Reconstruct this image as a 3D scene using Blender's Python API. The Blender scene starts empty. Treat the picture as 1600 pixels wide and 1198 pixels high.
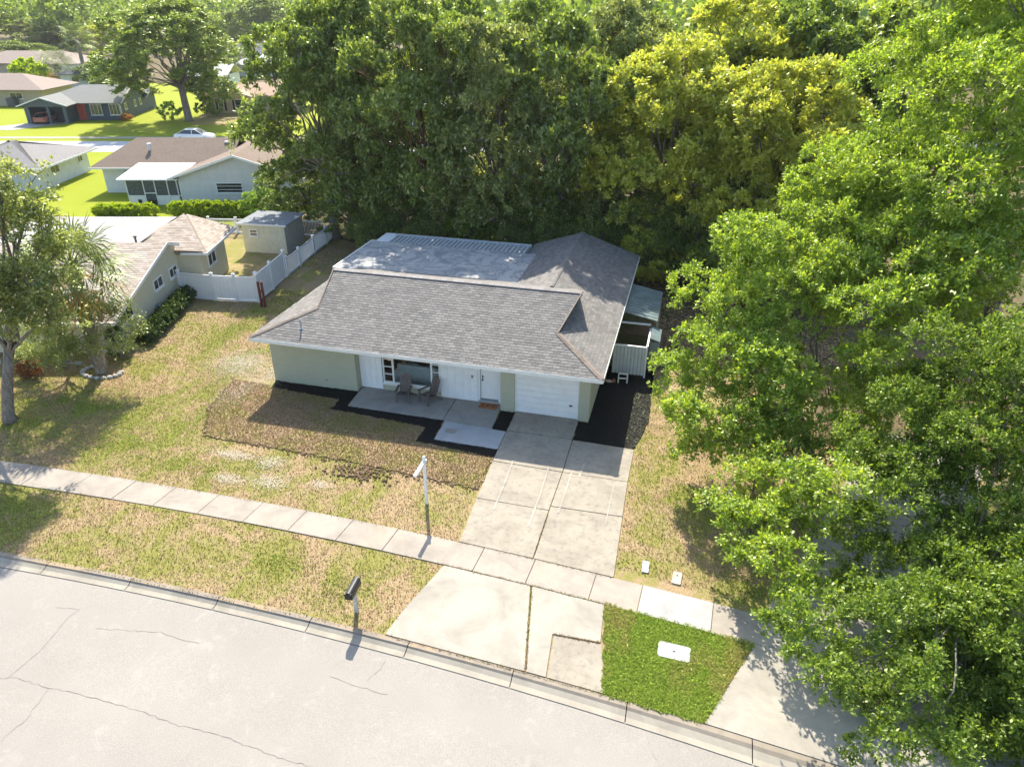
import bpy, math, random
import numpy as np
from mathutils import Matrix, Vector

# ------------------------------------------------------------------ camera, world, sun, exposure
SC = bpy.context.scene
COL = SC.collection
R = math.radians
CAMH = 15.5
FPX = 1109.0                       # focal length in photograph pixels (24 mm equivalent)
_th, _ro, _ya = R(28.33), R(0.4), R(-13.93)
_Rm = np.array([[1, 0, 0], [0, -math.sin(_th), -math.cos(_th)], [0, math.cos(_th), -math.sin(_th)]])
_Rm = np.array([[math.cos(_ro), -math.sin(_ro), 0], [math.sin(_ro), math.cos(_ro), 0], [0, 0, 1]]) @ _Rm
MC = _Rm @ np.column_stack([[math.cos(_ya), math.sin(_ya), 0], [-math.sin(_ya), math.cos(_ya), 0], [0, 0, 1]])

cam_d = bpy.data.cameras.new('camera')
cam = bpy.data.objects.new('camera', cam_d)
COL.objects.link(cam)
cam_d.sensor_fit = 'HORIZONTAL'
cam_d.sensor_width = 36.0
cam_d.lens = FPX / 1600 * 36
cam_d.clip_start = 0.1
cam_d.clip_end = 4000
_m = Matrix(((MC[0][0], -MC[1][0], -MC[2][0], 0), (MC[0][1], -MC[1][1], -MC[2][1], 0),
             (MC[0][2], -MC[1][2], -MC[2][2], CAMH), (0, 0, 0, 1)))
cam.matrix_world = _m
SC.camera = cam

SUN_EL = R(43)
SUN_DIR = Vector((-0.38 * math.cos(SUN_EL), 0.925 * math.cos(SUN_EL), math.sin(SUN_EL))).normalized()
world = bpy.data.worlds.new('World')
SC.world = world
world.use_nodes = True
nt = world.node_tree
nt.nodes.clear()
sky = nt.nodes.new('ShaderNodeTexSky')
sky.sky_type = 'NISHITA'
sky.sun_disc = False
sky.sun_elevation = SUN_EL
sky.sun_rotation = math.atan2(SUN_DIR.x, SUN_DIR.y)
sky.air_density = 1.0
sky.dust_density = 1.5
bg = nt.nodes.new('ShaderNodeBackground')
bg.inputs['Strength'].default_value = 0.15
wo = nt.nodes.new('ShaderNodeOutputWorld')
nt.links.new(sky.outputs[0], bg.inputs[0])
nt.links.new(bg.outputs[0], wo.inputs[0])
sun_d = bpy.data.lights.new('sun', 'SUN')
sun_d.energy = 4.6
sun_d.angle = R(0.6)
sun_d.color = (1.0, 0.92, 0.79)
sun = bpy.data.objects.new('sun', sun_d)
sun.rotation_euler = (-SUN_DIR).to_track_quat('-Z', 'Y').to_euler()
sun.location = (0, 0, 60)
COL.objects.link(sun)
SC.view_settings.view_transform = 'Standard'
SC.view_settings.look = 'None'
SC.view_settings.exposure = 1.2
SC.view_settings.gamma = 1.0
SC.view_settings.use_curve_mapping = False
SC.cycles.max_bounces = 6
SC.cycles.diffuse_bounces = 3
SC.cycles.glossy_bounces = 2
SC.cycles.transmission_bounces = 4
SC.cycles.transparent_max_bounces = 6

random.seed(7)
RNG = np.random.default_rng(7)

# ------------------------------------------------------------------ measuring helpers
def ray(px, py):
    return MC.T @ np.array([(px - 800) / FPX, (py - 599) / FPX, 1.0])

def G(px, py, z=0.0):
    """point at height z seen at that place of the photograph"""
    d = ray(px, py); t = (z - CAMH) / d[2]
    return (d[0] * t, d[1] * t, z)

def AT(px, py, Y):
    d = ray(px, py); t = Y / d[1]
    return (d[0] * t, Y, CAMH + d[2] * t)

# ------------------------------------------------------------------ object helpers
def tag(o, label=None, cat=None, group=None, kind=None):
    if label: o['label'] = label
    if cat: o['category'] = cat
    if group: o['group'] = group
    if kind: o['kind'] = kind
    return o

def thing(name, label, cat, loc=(0, 0, 0), rz=0.0, group=None):
    o = bpy.data.objects.new(name, None)
    o.empty_display_size = 0.2
    COL.objects.link(o)
    o.location = loc
    o.rotation_euler = (0, 0, rz)
    return tag(o, label, cat, group)

def link_mesh(name, me, mat=None, parent=None):
    o = bpy.data.objects.new(name, me)
    COL.objects.link(o)
    if mat is not None and len(me.materials) == 0:
        for m in (mat if isinstance(mat, (list, tuple)) else [mat]):
            me.materials.append(m)
    if parent is not None: o.parent = parent
    return o

def dup(root, loc=None, rz=None, label=None, group=None):
    r = root.copy(); COL.objects.link(r)
    if loc is not None: r.location = loc
    if rz is not None: r.rotation_euler = (0, 0, rz)
    if label: r['label'] = label
    if group: r['group'] = group
    for ch in list(root.children):
        c = ch.copy(); COL.objects.link(c); c.parent = r
        for g in list(ch.children):
            d = g.copy(); COL.objects.link(d); d.parent = c
    return r

class MB:
    def __init__(s): s.v = []; s.f = []; s.m = []; s.smooth = False
    def face(s, pts, mi=0):
        n = len(s.v); s.v += [tuple(p) for p in pts]; s.f.append(tuple(range(n, n + len(pts)))); s.m.append(mi); return s
    def box(s, x0, x1, y0, y1, z0, z1, mi=0):
        n = len(s.v)
        s.v += [(x, y, z) for z in (z0, z1) for y in (y0, y1) for x in (x0, x1)]
        for q in ((0, 2, 3, 1), (4, 5, 7, 6), (0, 1, 5, 4), (2, 6, 7, 3), (0, 4, 6, 2), (1, 3, 7, 5)):
            s.f.append(tuple(n + i for i in q)); s.m.append(mi)
        return s
    def bar(s, a, b, w, h, mi=0, up=(0, 0, 1)):
        """square bar from a to b, w wide, h tall"""
        a = Vector(a); b = Vector(b); d = (b - a).normalized(); u = Vector(up)
        if abs(d.dot(u)) > 0.98: u = Vector((1, 0, 0))
        sx = d.cross(u).normalized() * w / 2; sz = sx.cross(d).normalized() * h / 2
        n = len(s.v)
        for p in (a, b):
            s.v += [tuple(p + i * sx + j * sz) for i, j in ((-1, -1), (1, -1), (1, 1), (-1, 1))]
        for q in ((0, 1, 2, 3), (7, 6, 5, 4), (0, 4, 5, 1), (1, 5, 6, 2), (2, 6, 7, 3), (3, 7, 4, 0)):
            s.f.append(tuple(n + i for i in q)); s.m.append(mi)
        return s
    def slab(s, pts, dz, mi=0):
        """polygon pts with a parallel copy dz above (or below)"""
        n = len(s.v); k = len(pts)
        s.v += [tuple(p) for p in pts] + [(p[0], p[1], p[2] + dz) for p in pts]
        s.f.append(tuple(range(n, n + k))[::-1] if dz > 0 else tuple(range(n, n + k)))
        s.f.append(tuple(range(n + k, n + 2 * k)) if dz > 0 else tuple(range(n + k, n + 2 * k))[::-1])
        s.m += [mi, mi]
        for i in range(k):
            j = (i + 1) % k
            s.f.append((n + i, n + j, n + k + j, n + k + i)); s.m.append(mi)
        return s
    def prism(s, pts, z0, z1, mi=0):
        return s.slab([(p[0], p[1], z0) for p in pts], z1 - z0, mi)
    def extr(s, pts, dv, mi=0):
        n = len(s.v); k = len(pts)
        s.v += [tuple(p) for p in pts] + [(p[0] + dv[0], p[1] + dv[1], p[2] + dv[2]) for p in pts]
        s.f.append(tuple(range(n, n + k))); s.f.append(tuple(range(n + k, n + 2 * k))[::-1]); s.m += [mi, mi]
        for i in range(k):
            j = (i + 1) % k
            s.f.append((n + i, n + j, n + k + j, n + k + i)); s.m.append(mi)
        return s
    def tube(s, pts, rad, n=8, mi=0, cap=True):
        pts = [Vector(p) for p in pts]
        if not isinstance(rad, (list, tuple)): rad = [rad] * len(pts)
        base = len(s.v); ref = Vector((0, 0, 1))
        d0 = (pts[-1] - pts[0]).normalized()
        if abs(d0.z) > 0.9: ref = Vector((1, 0, 0))
        for i, p in enumerate(pts):
            d = (pts[min(i + 1, len(pts) - 1)] - pts[max(i - 1, 0)]).normalized()
            a = d.cross(ref).normalized(); b = d.cross(a)
            for k in range(n):
                t = 2 * math.pi * k / n
                s.v.append(tuple(p + (a * math.cos(t) + b * math.sin(t)) * rad[i]))
        for i in range(len(pts) - 1):
            for k in range(n):
                k2 = (k + 1) % n
                s.f.append((base + i * n + k, base + i * n + k2, base + (i + 1) * n + k2, base + (i + 1) * n + k)); s.m.append(mi)
        if cap:
            s.f.append(tuple(base + k for k in range(n))[::-1]); s.m.append(mi)
            s.f.append(tuple(base + (len(pts) - 1) * n + k for k in range(n))); s.m.append(mi)
        return s
    def ball(s, c, r, nu=8, nv=6, mi=0, sc=(1, 1, 1)):
        base = len(s.v)
        for j in range(nv + 1):
            ph = math.pi * j / nv
            for i in range(nu):
                t = 2 * math.pi * i / nu
                s.v.append((c[0] + r * sc[0] * math.sin(ph) * math.cos(t), c[1] + r * sc[1] * math.sin(ph) * math.sin(t), c[2] + r * sc[2] * math.cos(ph)))
        for j in range(nv):
            for i in range(nu):
                i2 = (i + 1) % nu
                s.f.append((base + j * nu + i, base + (j + 1) * nu + i, base + (j + 1) * nu + i2, base + j * nu + i2)); s.m.append(mi)
        return s
    def mesh(s, name, org=(0, 0, 0), fix=True):
        me = bpy.data.meshes.new(name)
        v = s.v if org == (0, 0, 0) else [(p[0] - org[0], p[1] - org[1], p[2] - org[2]) for p in s.v]
        me.from_pydata(v, [], s.f)
        if any(s.m): me.polygons.foreach_set('material_index', s.m)
        if fix and len(s.f) < 4000:
            import bmesh
            bm = bmesh.new(); bm.from_mesh(me); bmesh.ops.recalc_face_normals(bm, faces=bm.faces); bm.to_mesh(me); bm.free()
        if s.smooth: me.polygons.foreach_set('use_smooth', [True] * len(me.polygons))
        me.update()
        return me
    def make(s, name, mat, parent=None, org=(0, 0, 0), **kw):
        o = link_mesh(name, s.mesh(name, org, kw.pop('fix', True)), mat, parent)
        return tag(o, **kw)

def np_mesh(name, V, k=4, smooth=False):
    """mesh of separate k-gons from an (n*k, 3) array"""
    n = len(V) // k
    me = bpy.data.meshes.new(name)
    me.vertices.add(len(V)); me.loops.add(n * k); me.polygons.add(n)
    me.vertices.foreach_set('co', np.ascontiguousarray(V, dtype=np.float32).ravel())
    me.loops.foreach_set('vertex_index', np.arange(n * k, dtype=np.int32))
    me.polygons.foreach_set('loop_start', np.arange(0, n * k, k, dtype=np.int32))
    me.update(calc_edges=True)
    return me

# ------------------------------------------------------------------ materials
class NT:
    def __init__(s, name):
        s.mat = bpy.data.materials.new(name); s.mat.use_nodes = True
        s.t = s.mat.node_tree; s.t.nodes.clear()
        s.out = s.n('ShaderNodeOutputMaterial')
    def n(s, typ, **kw):
        nd = s.t.nodes.new(typ)
        for k, v in kw.items(): setattr(nd, k, v)
        return nd
    def l(s, a, b): s.t.links.new(a, b)
    def pos(s, world=True):
        if world: return s.n('ShaderNodeNewGeometry').outputs['Position']
        return s.n('ShaderNodeTexCoord').outputs['Object']
    def noise(s, vec, scale, detail=4, rough=0.6, dist=0.0):
        nd = s.n('ShaderNodeTexNoise'); nd.inputs['Scale'].default_value = scale
        nd.inputs['Detail'].default_value = detail; nd.inputs['Roughness'].default_value = rough
        nd.inputs['Distortion'].default_value = dist
        s.l(vec, nd.inputs['Vector']); return nd.outputs['Fac']
    def ramp(s, fac, stops, interp='LINEAR'):
        nd = s.n('ShaderNodeValToRGB'); nd.color_ramp.interpolation = interp
        e = nd.color_ramp.elements
        while len(e) < len(stops): e.new(0.5)
        for i, (p, c) in enumerate(stops):
            e[i].position = p
            e[i].color = (c, c, c, 1) if isinstance(c, (int, float)) else (*c, 1)
        s.l(fac, nd.inputs[0]); return nd.outputs[0]
    def mix(s, fac, a, b, mode='MIX'):
        nd = s.n('ShaderNodeMix', data_type='RGBA', blend_type=mode)
        for sock, val in ((nd.inputs[0], fac), (nd.inputs[6], a), (nd.inputs[7], b)):
            if isinstance(val, (int, float)): sock.default_value = val
            elif isinstance(val, tuple): sock.default_value = (*val, 1)
            else: s.l(val, sock)
        return nd.outputs[2]
    def math(s, op, a, b=None):
        nd = s.n('ShaderNodeMath', operation=op)
        for sock, val in ((nd.inputs[0], a), (nd.inputs[1], b)):
            if val is None: continue
            if isinstance(val, (int, float)): sock.default_value = val
            else: s.l(val, sock)
        return nd.outputs[0]
    def bump(s, h, strength=0.3, dist=0.02):
        nd = s.n('ShaderNodeBump'); nd.inputs['Strength'].default_value = strength
        nd.inputs['Distance'].default_value = dist; s.l(h, nd.inputs['Height']); return nd.outputs[0]
    def principled(s, col, rough=0.8, bump=None, spec=0.3, metal=0.0):
        p = s.n('ShaderNodeBsdfPrincipled')
        if isinstance(col, tuple): p.inputs['Base Color'].default_value = (*col, 1)
        else: s.l(col, p.inputs['Base Color'])
        if isinstance(rough, (int, float)): p.inputs['Roughness'].default_value = rough
        else: s.l(rough, p.inputs['Roughness'])
        p.inputs['Specular IOR Level'].default_value = spec
        p.inputs['Metallic'].default_value = metal
        if bump is not None: s.l(bump, p.inputs['Normal'])
        s.l(p.outputs[0], s.out.inputs[0]); return s.mat

def sc_col(c, k): return tuple(min(1.0, x * k) for x in c)

def m_plain(name, c, rough=0.6, var=0.12, scale=3.0, spec=0.3, metal=0.0, world=False, bump=0.0, bscale=60):
    n = NT(name); p = n.pos(world)
    f = n.noise(p, scale, 5)
    col = n.ramp(f, [(0.3, sc_col(c, 1 - var)), (0.7, sc_col(c, 1 + var * 0.6))])
    b = None
    if bump: b = n.bump(n.noise(p, bscale, 3), bump, 0.01)
    return n.principled(col, rough, b, spec, metal)

def m_concrete(name, c, stain=0.25, stain_col=(0.16, 0.15, 0.14), warm=0.0):
    c = sc_col(c, .84)
    n = NT(name); p = n.pos()
    big = n.noise(p, 0.9, 6, 0.65, 0.6); mid = n.noise(p, 5.0, 6, 0.7); fine = n.noise(p, 70.0, 3, 0.8)
    col = n.mix(n.ramp(big, [(0.42, 0.0), (0.68, 1.0)]), c, sc_col(c, 0.72))
    col = n.mix(n.ramp(mid, [(0.5, 0.0), (0.75, stain)]), col, stain_col)
    col = n.mix(n.ramp(fine, [(0.35, 0.25), (0.65, 0.0)]), col, sc_col(c, 0.5))
    if warm:
        col = n.mix(n.ramp(n.noise(p, 0.5, 5), [(0.55, 0.0), (0.7, warm)]), col, (0.5, 0.33, 0.16))
    rn = n.n('ShaderNodeNewGeometry').outputs['Random Per Island']
    col = n.mix(n.ramp(rn, [(0.0, 0.0), (1.0, 0.16)]), col, sc_col(c, 0.6))
    return n.principled(col, 0.9, n.bump(fine, 0.25, 0.01), 0.2)

def lawn_colour(n, p, greens, straw, soil, green_bias=0.5, bare=0.0):
    greens = [sc_col(g, .80) for g in greens]; straw = sc_col(straw, .80); soil = sc_col(soil, .85)
    big = n.noise(p, 0.55, 5, 0.6, 0.8); mid = n.noise(p, 2.6, 5, 0.65); fine = n.noise(p, 16.0, 4, 0.7)
    g = n.mix(n.ramp(fine, [(0.35, 0.0), (0.65, 1.0)]), greens[0], greens[1])
    s_ = n.mix(n.ramp(fine, [(0.35, 0.0), (0.62, 1.0)]), soil, straw)
    k = n.math('ADD', n.math('MULTIPLY', big, 0.72), n.math('MULTIPLY', mid, 0.28))
    col = n.mix(n.ramp(k, [(green_bias - 0.07, 0.0), (green_bias + 0.06, 0.9)]), s_, g)
    if bare:
        b = n.ramp(n.math('ADD', n.math('MULTIPLY', n.noise(p, 0.8, 4), 0.6), n.math('MULTIPLY', n.noise(p, 7.0, 4), 0.4)), [(1 - bare, 0.0), (1 - bare + 0.06, 1.0)])
        col = n.mix(b, col, (0.5, 0.44, 0.36))
    return col

def m_lawn(name, greens, straw, soil, gb, bare=0.0, island=False):
    n = NT(name); p = n.pos()
    col = lawn_colour(n, p, greens, straw, soil, gb, bare)
    if island:
        rn = n.n('ShaderNodeNewGeometry').outputs['Random Per Island']
        col = n.mix(1.0, col, n.ramp(rn, [(0.0, 0.72), (0.5, 1.0), (1.0, 1.3)]), 'MULTIPLY')
        d = n.n('ShaderNodeBsdfDiffuse'); t = n.n('ShaderNodeBsdfTranslucent'); mx = n.n('ShaderNodeMixShader')
        mx.inputs[0].default_value = 0.35
        n.l(col, d.inputs[0]); n.l(col, t.inputs[0]); n.l(d.outputs[0], mx.inputs[1]); n.l(t.outputs[0], mx.inputs[2])
        n.l(mx.outputs[0], n.out.inputs[0]); return n.mat
    fine = n.noise(p, 28.0, 4, 0.8)
    return n.principled(col, 0.95, n.bump(fine, 0.7, 0.04), 0.1)

def m_leaf(name, cols, trans=0.42, gloss=0.07, tcol=None, patch=0.5, patchcol=None):
    n = NT(name)
    g = n.n('ShaderNodeNewGeometry'); rn = g.outputs['Random Per Island']
    k = len(cols)
    col = n.ramp(rn, [(i / (k - 1), c) for i, c in enumerate(cols)])
    big = n.noise(g.outputs['Position'], 0.45, 3, 0.6)
    pc = patchcol or sc_col(cols[0], 0.75)
    col = n.mix(n.ramp(big, [(0.42, 0.0), (0.62, patch)]), col, pc)
    tc = n.mix(1.0, col, tcol or (1.75, 1.75, 0.75), 'MULTIPLY')
    d = n.n('ShaderNodeBsdfDiffuse'); t = n.n('ShaderNodeBsdfTranslucent'); gl = n.n('ShaderNodeBsdfGlossy')
    gl.inputs['Roughness'].default_value = 0.48
    gl.inputs[0].default_value = (0.8, 0.9, 0.6, 1)
    gloss *= 0.75
    m1 = n.n('ShaderNodeMixShader'); m1.inputs[0].default_value = trans
    m2 = n.n('ShaderNodeMixShader'); m2.inputs[0].default_value = gloss
    n.l(col, d.inputs[0]); n.l(tc, t.inputs[0])
    n.l(d.outputs[0], m1.inputs[1]); n.l(t.outputs[0], m1.inputs[2])
    n.l(m1.outputs[0], m2.inputs[1]); n.l(gl.outputs[0], m2.inputs[2]); n.l(m2.outputs[0], n.out.inputs[0])
    return n.mat

def m_bark(name, c, c2):
    n = NT(name); p = n.pos(False)
    mp = n.n('ShaderNodeMapping'); mp.inputs['Scale'].default_value = (6, 6, 1.2); n.l(p, mp.inputs[0])
    f = n.noise(mp.outputs[0], 2.2, 6, 0.7)
    col = n.ramp(f, [(0.35, c2), (0.65, c)])
    return n.principled(col, 0.95, n.bump(f, 0.8, 0.05), 0.1)

def m_shingle(name, cols, island=True, rows=0.0, axis=0):
    n = NT(name); p = n.pos(False)
    if island:
        rn = n.n('ShaderNodeNewGeometry').outputs['Random Per Island']
        k = len(cols); col = n.ramp(rn, [(i / (k - 1), c) for i, c in enumerate(cols)])
    else:
        mp = n.n('ShaderNodeMapping'); mp.inputs['Scale'].default_value = (3.0, 3.0, 12.0); n.l(p, mp.inputs[0])
        f0 = n.noise(mp.outputs[0], 2.0, 3, 0.8)
        k = len(cols); col = n.ramp(f0, [(0.25 + 0.5 * i / (k - 1), c) for i, c in enumerate(cols)])
    big = n.noise(p, 0.7, 5, 0.6)
    col = n.mix(n.ramp(big, [(0.5, 0.0), (0.8, 0.22)]), col, sc_col(cols[0], 0.7))
    fine = n.noise(p, 90.0, 3, 0.9)
    col = n.mix(n.ramp(fine, [(0.3, 0.35), (0.6, 0.0)]), col, sc_col(cols[0], 0.55))
    return n.principled(col, 0.95, n.bump(fine, 0.4, 0.01), 0.15)

def m_brick(name, c, c2):
    """painted block wall: shallow courses"""
    n = NT(name); p = n.pos(False)
    sp = n.n('ShaderNodeSeparateXYZ'); n.l(p, sp.inputs[0])
    cb = n.n('ShaderNodeCombineXYZ')
    n.l(n.math('ADD', sp.outputs[0], sp.outputs[1]), cb.inputs[0]); n.l(sp.outputs[2], cb.inputs[1])
    b = n.n('ShaderNodeTexBrick'); b.inputs['Scale'].default_value = 1.0
    b.inputs['Brick Width'].default_value = 0.22; b.inputs['Row Height'].default_value = 0.075
    b.inputs['Mortar Size'].default_value = 0.006; b.inputs['Mortar Smooth'].default_value = 0.4
    b.inputs['Color1'].default_value = (*c, 1); b.inputs['Color2'].default_value = (*c2, 1)
    b.inputs['Mortar'].default_value = (*sc_col(c, 0.78), 1)
    n.l(cb.outputs[0], b.inputs['Vector'])
    col = n.mix(n.ramp(n.noise(p, 1.4, 5), [(0.4, 0.0), (0.8, 0.3)]), b.outputs[0], sc_col(c, 0.8))
    return n.principled(col, 0.85, n.bump(n.math('SUBTRACT', 1.0, b.outputs[1]), 0.5, 0.01), 0.2)

def m_glass(name, c=(0.02, 0.025, 0.03)):
    n = NT(name)
    return n.principled(c, 0.08, None, 0.9)

def m_clear(name):
    n = NT(name)
    t = n.n('ShaderNodeBsdfTransparent'); t.inputs[0].default_value = (0.86, 0.9, 0.9, 1)
    g = n.n('ShaderNodeBsdfGlossy'); g.inputs['Roughness'].default_value = 0.03
    f = n.n('ShaderNodeFresnel'); f.inputs[0].default_value = 1.5
    m = n.n('ShaderNodeMixShader'); n.l(f.outputs[0], m.inputs[0]); n.l(t.outputs[0], m.inputs[1]); n.l(g.outputs[0], m.inputs[2])
    n.l(m.outputs[0], n.out.inputs[0]); return n.mat

WHITE = m_plain('white_paint', (0.78, 0.79, 0.78), 0.5, 0.06)
VINYL = m_plain('white_vinyl', (0.8, 0.81, 0.82), 0.35, 0.05)
TRIM = m_plain('trim_paint', (0.74, 0.74, 0.70), 0.6, 0.06)
SAGE = m_brick('sage_painted_brick', (0.43, 0.435, 0.325), (0.455, 0.46, 0.345))
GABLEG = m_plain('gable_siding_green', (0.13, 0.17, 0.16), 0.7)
BLACK = m_plain('black_plastic', (0.02, 0.02, 0.02), 0.4)
GLASS = m_glass('dark_glass')
CLEAR = m_clear('clear_glass')
SHING = m_shingle('grey_brown_shingles', [(0.160, 0.154, 0.145), (0.192, 0.185, 0.173), (0.215, 0.206, 0.192), (0.25, 0.237, 0.22), (0.176, 0.168, 0.157)])
ROOFBASE = m_plain('roof_underlay', (0.12, 0.105, 0.095), 0.95, 0.1)
SHING_TAN = m_shingle('tan_shingles', [(0.33, 0.27, 0.22), (0.40, 0.34, 0.28), (0.45, 0.39, 0.33), (0.48, 0.42, 0.36)])
BRICKCREAM = m_brick('cream_painted_block', (0.62, 0.59, 0.44), (0.64, 0.61, 0.46))
CONC = m_concrete('driveway_concrete', (0.44, 0.395, 0.315), 0.85)
CONC_W = m_concrete('sidewalk_concrete', (0.46, 0.41, 0.345), 0.25, warm=0.15)
CONC_NEW = m_concrete('new_concrete', (0.50, 0.49, 0.47), 0.06, (0.5, 0.5, 0.5))
CONC_AP = m_concrete('apron_concrete', (0.48, 0.445, 0.375), 0.15)
CONC_PORCH = m_concrete('porch_concrete', (0.42, 0.40, 0.36), 0.25)
CONC_BLUE = m_concrete('step_concrete', (0.50, 0.52, 0.52), 0.2)
CONC_K = m_concrete('kerb_concrete', (0.36, 0.31, 0.245), 0.4, warm=0.5)
CONC_G = m_concrete('gutter_concrete', (0.46, 0.42, 0.34), 0.2)
LAWN_DRY_ARGS = (((0.22, 0.23, 0.05), (0.34, 0.33, 0.09)), (0.52, 0.40, 0.23), (0.29, 0.20, 0.11))
LAWN_DRY = m_lawn('dry_lawn', *LAWN_DRY_ARGS, 0.505, 0.36)
GRASS_DRY = m_lawn('dry_grass_blades', *LAWN_DRY_ARGS, 0.505, 0.36, island=True)
LAWN_GRN_ARGS = (((0.34, 0.49, 0.07), (0.52, 0.64, 0.12)), (0.66, 0.60, 0.22), (0.42, 0.44, 0.12))
LAWN_GRN = m_lawn('green_lawn', *LAWN_GRN_ARGS, 0.46)
GRASS_GRN = m_lawn('green_grass_blades', *LAWN_GRN_ARGS, 0.46, island=True)
LAWN_FAR = m_lawn('bright_lawn', ((0.27, 0.33, 0.02), (0.34, 0.39, 0.025)), (0.40, 0.40, 0.04), (0.26, 0.31, 0.02), 0.42)
SOD_ARGS = (((0.27, 0.25, 0.08), (0.40, 0.35, 0.13)), (0.54, 0.41, 0.24), (0.26, 0.175, 0.105))
SOD = m_lawn('new_sod', *SOD_ARGS, 0.53)
SOD_B = m_lawn('new_sod_blades', *SOD_ARGS, 0.53, island=True)
GROUND = m_lawn('ground_litter', ((0.07, 0.09, 0.03), (0.12, 0.14, 0.05)), (0.30, 0.20, 0.13), (0.14, 0.09, 0.06), 0.5)
MULCH = m_plain('black_mulch', (0.012, 0.011, 0.011), 0.95, 0.4, 20, world=True)

# leaf materials
L_OAK = m_leaf('oak_leaves_bright', [(0.07, 0.13, 0.015), (0.16, 0.25, 0.025), (0.36, 0.44, 0.07), (0.23, 0.32, 0.03), (0.11, 0.20, 0.02)], 0.5, 0.10, patch=0.4, patchcol=(0.36, 0.43, 0.05))
L_DARK = m_leaf('oak_leaves_dark', [(0.04, 0.08, 0.014), (0.11, 0.165, 0.028), (0.33, 0.38, 0.10), (0.07, 0.12, 0.018), (0.20, 0.25, 0.045)], 0.46, 0.14, patch=.4, patchcol=(0.19, 0.24, 0.045))
L_MID = m_leaf('leaves_mid', [(0.06, 0.11, 0.016), (0.15, 0.22, 0.03), (0.31, 0.37, 0.07), (0.10, 0.16, 0.02)], 0.46, 0.12)
L_YEL = m_leaf('leaves_yellow_green', [(0.24, 0.28, 0.03), (0.48, 0.48, 0.06), (0.68, 0.65, 0.13), (0.36, 0.39, 0.05)], 0.46, 0.10, (1.4, 1.45, .8), patch=0.4, patchcol=(0.18, 0.25, 0.04))
L_PALE = m_leaf('leaves_pale', [(0.11, 0.15, 0.04), (0.26, 0.30, 0.085), (0.42, 0.44, 0.15), (0.16, 0.20, 0.055)], 0.46, 0.13, (1.5, 1.5, 0.85))
L_BRIGHT = m_leaf('leaves_lime', [(0.15, 0.24, 0.03), (0.24, 0.36, 0.05), (0.20, 0.31, 0.04)], 0.45, 0.10)
L_HEDGE = m_leaf('hedge_leaves', [(0.03, 0.06, 0.015), (0.05, 0.09, 0.02), (0.08, 0.12, 0.025)], 0.3, 0.08)
L_LIMEH = m_leaf('lime_hedge_leaves', [(0.26, 0.36, 0.02), (0.38, 0.46, 0.03), (0.32, 0.42, 0.02)], 0.35, 0.05)
L_FROND = m_leaf('palm_frond', [(0.10, 0.14, 0.04), (0.17, 0.21, 0.07), (0.13, 0.17, 0.05)], 0.3, 0.15)
L_DEAD = m_leaf('dead_frond', [(0.50, 0.28, 0.05), (0.62, 0.36, 0.08)], 0.35, 0.05, (1.1, 1.0, 0.8))
BARK = m_bark('grey_bark', (0.30, 0.27, 0.235), (0.12, 0.10, 0.085))
BARK_P = m_bark('pale_bark', (0.24, 0.22, 0.195), (0.12, 0.105, 0.09))
BARK_R = m_bark('reddish_bark', (0.22, 0.12, 0.08), (0.09, 0.055, 0.04))

# ------------------------------------------------------------------ ground, lawns, paving
def smooth_line(pts, deg=3):
    a = np.array(pts); c = np.polyfit(a[:, 0], a[:, 1], deg)
    x0, x1 = a[:, 0].min(), a[:, 0].max()
    d = np.polyder(c)
    def f(x):
        if x < x0: return float(np.polyval(c, x0) + (x - x0) * np.polyval(d, x0) * 0.6)
        if x > x1: return float(np.polyval(c, x1) + (x - x1) * np.polyval(d, x1))
        return float(np.polyval(c, x))
    return f
walk_back = smooth_line([(-24.18, 16.9), (-20.4, 17.18), (-17.44, 17.13), (-15.58, 17.16), (-13.92, 17.18), (-8.6, 17.04), (-7.06, 16.99), (-5.97, 16.9), (-3.4, 16.79), (-1.68, 16.6), (-1.04, 16.56), (-0.1, 16.39), (2.03, 16.27), (3.21, 16.15)], 2)
walk_front = smooth_line([(-23.0, 15.78), (-20.79, 15.86), (-18.98, 16.05), (-17.08, 16.13), (-12.93, 16.17), (-8.1, 15.87), (-6.53, 15.83), (-5.15, 15.64), (-3.41, 15.53), (-1.03, 15.38), (-0.06, 15.47), (1.84, 15.15), (3.24, 14.93)], 2)
kerb_back = smooth_line([(-18.26, 12.87), (-16.02, 13.01), (-13.84, 12.89), (-11.44, 12.93), (-9.03, 12.74), (-6.79, 12.79), (-0.65, 12.51), (0.32, 12.2), (1.88, 12.16), (3.53, 11.92), (4.52, 11.82)], 2)
kerb_road = smooth_line([(-19.4, 12.36), (-18.15, 12.46), (-15.73, 12.46), (-13.17, 12.58), (-10.61, 12.53), (-8.12, 12.35), (-5.88, 12.21), (0.37, 11.7), (1.89, 11.57), (3.05, 11.48)], 2)

def sheet(name, pts, z, mat, **kw):
    return MB().face([(p[0], p[1], z) for p in pts]).make(name, mat, **kw)

m = MB(); m.face([(-800, -120, -0.16), (700, -120, -0.16), (700, 1300, -0.16), (-800, 1300, -0.16)])
m.make('ground', GROUND, kind='structure')
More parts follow.
